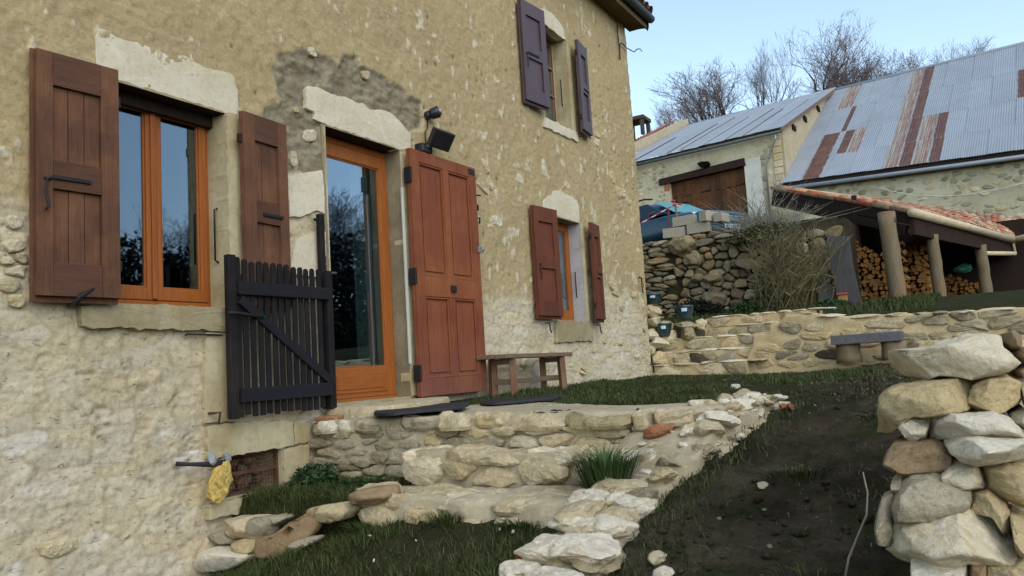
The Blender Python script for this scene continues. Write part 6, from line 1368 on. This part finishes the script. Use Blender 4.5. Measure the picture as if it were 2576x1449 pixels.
# trees across the valley that the window panes mirror
RT_ = random.Random(77)
for i in range(30):
    a = rad(-24-2.7*i+RT_.uniform(-1, 1)); d = RT_.uniform(38, 54); x, y = 4+d*math.cos(a), d*math.sin(a); h = RT_.uniform(5.5, 8.5)
    if i in (4, 5, 6, 7, 8, 9): h *= 1.65
    if i in (12, 15): h *= 1.5
    z = float(ground_z(x, y))-.3; z = min(z, 1.5)
    put_tree(TM[i % 4], (x, y, z), 'bare tree across from the house, mirrored in its window panes', 'bare trees mirrored in the panes', RT_.uniform(0, 6), (h/16, h/16))
def thicket():
    rnd = np.random.default_rng(9); n = 70000; a = np.radians(rnd.uniform(-105, -24, n)); d = rnd.uniform(32, 46, n); x = 4+d*np.cos(a); y = d*np.sin(a)
    hmax = 5.4+2.2*fbm(V3(a*9, d*.2, 0*a), 3, 3); z = np.minimum(ground_z(x, y), 1.5)+hmax*rnd.uniform(0, 1, n)**.8
    v = np.zeros((n, 4, 3)); u = rnd.normal(size=(n, 3)); u /= np.linalg.norm(u, axis=1)[:, None]; w_ = np.cross(u, rnd.normal(size=(n, 3))); w_ /= np.linalg.norm(w_, axis=1)[:, None]
    s = rnd.uniform(.07, .17, n)[:, None]; c = np.stack([x, y, z], 1)
    for k, (p, q) in enumerate(((-1, -.5), (1, -.5), (1, .5), (-1, .5))): v[:, k] = c+u*s*p+w_*s*q
    o = obj('thicket', mesh('thicket', v.reshape(-1, 3), np.arange(4*n).reshape(n, 4), M['dark_leaf'])); o['kind'] = 'stuff'; o['label'] = 'dark thicket across from the house, mirrored in the panes'
thicket()
# ================================================================ grass, bushes and plants
def blades(name, x, y, z, h, w_, lean, mat, seed, label=None, parent=None, kind='stuff', curl=.5):
    rnd = np.random.default_rng(seed); n = len(x); a = rnd.uniform(0, 2*np.pi, n); ln = lean*rnd.uniform(.2, 1.2, n)*h
    dx, dy = np.cos(a), np.sin(a); sx, sy = -dy*w_/2, dx*w_/2; v = np.zeros((n, 5, 3))
    b = np.stack([x, y, z], 1); mid = b+np.stack([dx*ln*curl*.6, dy*ln*curl*.6, h*.6], 1); tip = b+np.stack([dx*ln, dy*ln, h*(1-.35*rnd.uniform(0, 1, n)*lean)], 1); s = np.stack([sx, sy, 0*sx], 1)
    v[:, 0] = b-s; v[:, 1] = b+s; v[:, 2] = mid+s*.8; v[:, 3] = mid-s*.8; v[:, 4] = tip
    k = np.arange(n)*5; f4 = np.stack([k, k+1, k+2, k+3], 1); f3 = np.stack([k+3, k+2, k+4], 1)
    me = bpy.data.meshes.new(name); V = v.reshape(-1, 3).astype(np.float32); me.vertices.add(len(V)); me.vertices.foreach_set('co', V.ravel())
    li = np.concatenate([f4.ravel(), f3.ravel()]).astype(np.int32); me.loops.add(len(li)); me.loops.foreach_set('vertex_index', li)
    me.polygons.add(2*n); me.polygons.foreach_set('loop_start', np.concatenate([np.arange(n)*4, 4*n+np.arange(n)*3]).astype(np.int32)); me.polygons.foreach_set('loop_total', np.concatenate([np.full(n, 4), np.full(n, 3)]).astype(np.int32)); me.update(calc_edges=True)
    at = me.attributes.new('tint', 'FLOAT', 'POINT'); at.data.foreach_set('value', np.repeat(rnd.uniform(0, 1, n), 5).astype(np.float32)); me.materials.append(mat)
    o = obj(name, me, parent)
    if kind: o['kind'] = kind
    if label: o['label'] = label
    return o
def gz(x, y):
    z = ground_z(x, y); p = V3(x, y, 0*x); near = sstep(13, 9, x)*sstep(-3, 0, x)*sstep(-9, -7, y)
    return z+near*(.035*fbm(p*1.7, 3, 2)+.022*fbm(p*7, 4, 3))
G = np.random.default_rng(4)
# the sunken bed
n = 52000; x = G.uniform(1.3, 4.1, n); y = G.uniform(-2.62, -.1, n); p = V3(x, y, 0*x); dn = fbm(p*2.2, 4, 17)
ok = (dn > -.22+.5*G.uniform(-.4, .5, n)) & ~((x > 3.32) & (y < -1.0)); x, y, dn = x[ok], y[ok], dn[ok]
blades('bed_grass', x, y, gz(x, y)-.01, (.03+.075*np.clip(dn+.45, 0, 1))*G.uniform(.5, 1.3, len(x)), G.uniform(.0025, .005, len(x)), .9, M['grass'], 5, 'short dark green grass growing in the sunken bed')
n = 9000; x = G.uniform(1.3, 3.4, n); y = G.uniform(-2.6, -.2, n); p = V3(x, y, 0*x); ok = fbm(p*3.1, 3, 37) > .05; x, y = x[ok], y[ok]
blades('dry_grass', x, y, gz(x, y)-.01, .06*G.uniform(.3, 1.3, len(x)), G.uniform(.002, .004, len(x)), 1.6, M['grass_dry'], 15, 'yellowed dry blades among the grass of the sunken bed')
# the strip below the vent, lawn and slope
n = 9000; x = G.uniform(3.45, 4.15, n); y = G.uniform(-1.1, -.05, n); blades('strip_grass', x, y, gz(x, y)-.01, .07*G.uniform(.4, 1.5, n), G.uniform(.003, .006, n), .9, M['grass'], 6, 'green grass on the strip below the cellar vent')
n = 60000; x = 4.9+6.2*G.uniform(0, 1, n)**1.2; y = G.uniform(-3.6, -.02, n); p = V3(x, y, 0*x); dn = fbm(p*1.6, 4, 19)
ok = (dn > -.15+.55*(y < -1.9)*np.clip((-1.9-y)/1.2, 0, 1)+.4*G.uniform(-.5, .5, n)-.25*(y > -.5)) & ~((x < 5.7) & (y < -.4) & (y > -2.0) & (x < 5.1+.5*(y > -1.2))); x, y, dn = x[ok], y[ok], dn[ok]
blades('lawn_grass', x, y, gz(x, y)-.008, (.02+.05*np.clip(dn+.4, 0, 1))*G.uniform(.5, 1.4, len(x)), G.uniform(.004, .008, len(x)), .8, M['grass'], 7, 'short worn lawn in front of the house wall')
n = 60000; x = G.uniform(1.6, 11, n); y = G.uniform(-5.6, -2.85, n); p = V3(x, y, 0*x); dn = fbm(p*1.3, 4, 23)+.5*fbm(p*6, 3, 24)
ok = dn > .08+.3*G.uniform(-.5, .5, n); x, y, dn = x[ok], y[ok], dn[ok]
blades('slope_grass', x, y, gz(x, y)-.008, .025*G.uniform(.4, 1.6, len(x)), G.uniform(.003, .006, len(x)), 1.0, M['grass_dry'], 8, 'sparse grass tufts on the dark earth slope')
n = 14000; x = G.uniform(11.6, 15.3, n); y = G.uniform(-3.6, 1.0, n); dn = fbm(V3(x*1.3, y*1.3, 0*x), 3, 29); ok = dn > -.1; x, y = x[ok], y[ok]
blades('terrace_grass', x, y, ground_z(x, y)-.02, .13*G.uniform(.3, 1.3, len(x)), G.uniform(.008, .014, len(x)), .7, M['grass'], 9, 'grass on the terrace behind its wall')
# tuft on the third step
def tuft(name, label, cat, x, y, z, n, h, spread, mat, seed, w_=.006, lean=.8):
    t = empty(name, label, cat, (x, y, z)); r_ = np.random.default_rng(seed); a = r_.uniform(0, 6.28, n); q = spread*np.sqrt(r_.uniform(0, 1, n))
    blades('leaves', q*np.cos(a), q*np.sin(a), 0*a, h*r_.uniform(.5, 1.1, n), w_*r_.uniform(.7, 1.3, n), lean, mat, seed, None, t, None); return t
tuft('grass_tuft', 'large tuft of long green grass beside the lowest step', 'grass tuft', 3.62, -2.52, -.47, 420, .30, .10, M['grass_fresh'], 31, .007, .85)
for i, (x, y, h, lb) in enumerate(((3.30, -1.25, .10, 'small grass tuft at the left end of the lowest step'), (3.30, -1.78, .11, 'small grass tuft before the middle of the lowest step'), (2.72, -2.42, .13, 'grass tuft leaning against the border in the bed'), (3.32, -2.2, .08, 'low grass tuft by the right end of the lowest step'))):
    tuft('grass_tuft', lb, 'grass tuft', x, y, float(gz(np.array([x]), np.array([y]))[0])-.02, 160, h, .08, M['grass'], 40+i, .006, .9)
def leafy(name, label, cat, c, rad3, n, size, mat, seed, shape=1.0):
    rnd = np.random.default_rng(seed); d = rnd.normal(size=(n, 3)); d /= np.linalg.norm(d, axis=1)[:, None]; r = rnd.uniform(.25, 1, n)[:, None]**.5
    p = d*r; lump = 1+.35*fbm(d*2.1+seed, 3, 3)[:, None]; p = p*lump*np.array(rad3); p[:, 2] = np.abs(p[:, 2])
    t = empty(name, label, cat, c); v = np.zeros((n, 4, 3)); u = rnd.normal(size=(n, 3)); u[:, 2] *= .5; u /= np.linalg.norm(u, axis=1)[:, None]; w_ = np.cross(u, rnd.normal(size=(n, 3))); w_ /= np.linalg.norm(w_, axis=1)[:, None]; s = size*rnd.uniform(.6, 1.3, n)[:, None]
    for k, (a, b) in enumerate(((-1, 0), (0, -.55), (1, 0), (0, .55))): v[:, k] = p+u*s*a+w_*s*b
    obj('foliage', mesh('foliage', v.reshape(-1, 3), np.arange(4*n).reshape(n, 4), mat, False, dict(tint=np.repeat(rnd.uniform(0, 1, n), 4))), t)
    m = MB()
    for k in range(9): e = p[rnd.integers(n)]; m.tube([(0, 0, -.02), tuple(e*.5+[0, 0, .1*rad3[2]]), tuple(e)], .006*rad3[2]/.2, 4)
    m.build('stems', M['bark'], t); return t
leafy('ivy_plant', 'dark green ivy-like plant at the foot of the step wall by the vent', 'plant', (3.98, -.22, -.55), (.17, .22, .17), 900, .022, M['leaf'], 51)
leafy('low_plant', 'low green plant below the landing wall, right of the ivy', 'plant', (3.95, -.62, -.55), (.14, .26, .09), 600, .018, M['leaf'], 52)
leafy('dark_shrub', 'dark evergreen shrub at the foot of the dry-stone wall', 'shrub', (15.0, .55, .95), (.22, .5, .38), 1500, .035, M['dark_leaf'], 53)
leafy('low_plant', 'small green plants before the dry wall beside the big boulder', 'plant', (14.6, -.45, .9), (.2, .4, .24), 800, .035, M['leaf'], 54)
leafy('low_plant', 'green weeds on the terrace in front of the leaning slabs', 'plant', (14.2, -1.95, .86), (.2, .35, .16), 700, .03, M['leaf'], 55)
# dry broom bush: a fan of thin arching stems
def broom(name, label, c, n, H, dirs, seed, mat, r=.006, curve=.5, cat='bush', twigs=3):
    t = empty(name, label, cat, c); rnd = np.random.default_rng(seed); V = []; F = []
    def tube3(pts, rs):
        b = len(V); m = len(pts)
        for i, p in enumerate(pts):
            for k in range(3): q = 2.094*k; V.append((p[0]+rs[i]*math.cos(q)*.8, p[1]+rs[i]*math.cos(q), p[2]+rs[i]*math.sin(q)))
        for i in range(m-1):
            for k in range(3): F.append((b+i*3+k, b+i*3+(k+1) % 3, b+(i+1)*3+(k+1) % 3, b+(i+1)*3+k))
    for i in range(n):
        d0, d1, hh = dirs(rnd); h = H*hh; base = rnd.normal(0, 1, 3)*[.12, .22, 0]; ex = rnd.normal(0, .12)
        pts = [base+np.array([ex*s, d0*s+d1*s*s, h*s*(1-.18*s*abs(d1))]) for s in np.linspace(0, 1, 6)]
        tube3(pts, [r, r, r*.9, r*.8, r*.6, r*.3])
        for k in range(twigs):
            s = rnd.integers(2, 5); e = rnd.normal(0, .10, 3)*[1, 1, .6]+[0, 0, .16]; tube3([pts[s], pts[s]+e*.6*h/1.4, pts[s]+e*h/1.2+[0, d1*.1, 0]], [r*.6, r*.5, r*.25])
    obj('stems', mesh('stems', V, F, mat), t); return t
broom('broom_bush', 'large dry broom bush with long stems fanning to the right', (14.75, -1.18, .85), 240, 1.5, lambda r_: (r_.normal(-.02, .24), -abs(r_.normal(.12, .28))*(r_.random() < .7), r_.uniform(.5, 1.1)), 61, M['broom'], .011, twigs=8)
leafy('broom_undergrowth', 'grey-green leafy growth in the lower part of the dry bush', 'bush', (14.85, -1.05, 1.0), (.3, .55, .95), 3400, .03, M['broom_leaf'], 62)
broom('lavender_shrub', 'grey-green lavender-like shrub sprawling on the wall top right of the blocks', (15.4, -.80, 2.42), 300, .55, lambda r_: (r_.normal(0, .42), r_.normal(0, .2), r_.uniform(.4, 1.0)), 63, M['lavender'], .006, twigs=5)
leafy('lavender_leaves', 'dull leaves hanging over the dry wall below the lavender-like shrub', 'bush', (15.2, -.75, 2.28), (.25, .75, .32), 1700, .035, M['broom_leaf'], 64)
broom('bare_shoots', 'tall bare shoots sticking up in front of the barn door', (15.7, -.65, 2.5), 46, 1.05, lambda r_: (r_.normal(0, .5), r_.normal(0, .2), r_.uniform(.5, 1.1)), 65, M['lavender'], .007, twigs=3)
# white scraps in the grass
m = MB(); r_ = random.Random(8)
for k in range(26):
    x, y = r_.uniform(1.9, 3.4), r_.uniform(-2.5, -.4)
    if k > 20: x, y = r_.uniform(5, 9), r_.uniform(-3, -.6)
    z = float(gz(np.array([x]), np.array([y]))[0])+.02; s = r_.uniform(.004, .009); mt = Matrix.Translation((x, y, z)) @ Euler((r_.uniform(0, 3), r_.uniform(0, 3), 0)).to_matrix().to_4x4(); m.box(-s, s, -s*.7, s*.7, -s*.4, s*.4, mt)
o = m.build('pebble_scatter', M['white_stone'], None); tag(o, 'small white pebbles scattered in the grass', None, None, 'stuff')

# straw, small stones and weeds on the earth slope, ragged grass along the border
rr = np.random.default_rng(12); n = 1700; x = rr.uniform(1.4, 9, n); y = rr.uniform(-5.2, -2.9, n)
blades('straw', x, y, gz(x, y)+.004, .022*rr.uniform(.3, 1.2, n), .003*rr.uniform(.6, 1.4, n), 2.6, M['straw'], 13, 'bits of dry straw on the dark earth')
t = rr.uniform(0, tt[-1], 2600); bx_ = np.array([bat(q) for q in t]); w_ = .2+.1*rr.normal(size=2600)
x, y = bx_[:, 0]+.05*rr.normal(size=2600), bx_[:, 1]-np.abs(w_)*1.1; blades('edge_grass', x, y, gz(x, y)-.01, .05*rr.uniform(.3, 1.4, 2600), .004*rr.uniform(.6, 1.4, 2600), 1.0, M['grass'], 14, 'ragged grass along the outer edge of the stone border')
m = MB()
for k in range(80):
    x, y = rr.uniform(1.8, 8.5), rr.uniform(-4.6, -2.95); z = float(gz(np.array([x]), np.array([y]))[0]); s = rr.uniform(.005, .018)
    q = rock_mesh(1000+k % 8, M['grey_stone'], s, s*.8, s*.6, 1, .2, 5); a = rr.uniform(0, 6); m.add([(x+v.co.x*math.cos(a)-v.co.y*math.sin(a), y+v.co.x*math.sin(a)+v.co.y*math.cos(a), z+v.co.z+s*.1) for v in q.vertices], [tuple(p.vertices) for p in q.polygons])
tag(m.build('gravel', M['gravel']), 'small stones scattered over the dark earth slope', None, None, 'stuff')
for i, (x, y, h, lb) in enumerate(((3.9, -3.35, .07, 'low weed tuft on the earth just right of the border, middle'), (2.9, -3.6, .06, 'low weed tuft on the earth in the lower middle of the slope'), (3.3, -4.0, .06, 'weed tuft on the earth left of the bare twig'), (4.6, -3.7, .05, 'weed tuft high on the earth slope'), (2.55, -3.25, .06, 'weed tuft by the border near the bottom of the slope'))):
    tuft('weed_tuft', lb, 'weed tuft', x, y, float(gz(np.array([x]), np.array([y]))[0])-.015, 190, h, .14, M['grass'], 70+i, .006, 1.1)

# clods of earth
rc = np.random.default_rng(31); bv, bf = _ico(1); n = 1700; V = []; F = []
x = rc.uniform(1.5, 7.5, n); y = rc.uniform(-4.7, -2.95, n); k_ = fbm(V3(x*1.7, y*1.7, 0*x), 3, 41) > -.08; x, y = x[k_], y[k_]; z = gz(x, y)
for i in range(len(x)):
    s_ = .006+.02*rc.random()**3; q = bv*(1+.35*rc.normal(size=(len(bv), 1))*.6)*[s_*1.2, s_, s_*.6]; V.append(q+[x[i], y[i], z[i]+.004]); F.append(bf+i*len(bv))
o = obj('clods', mesh('clods', np.vstack(V), np.vstack(F), M['soil'])); o['kind'] = 'stuff'; o['label'] = 'crumbly clods on the dark earth slope'
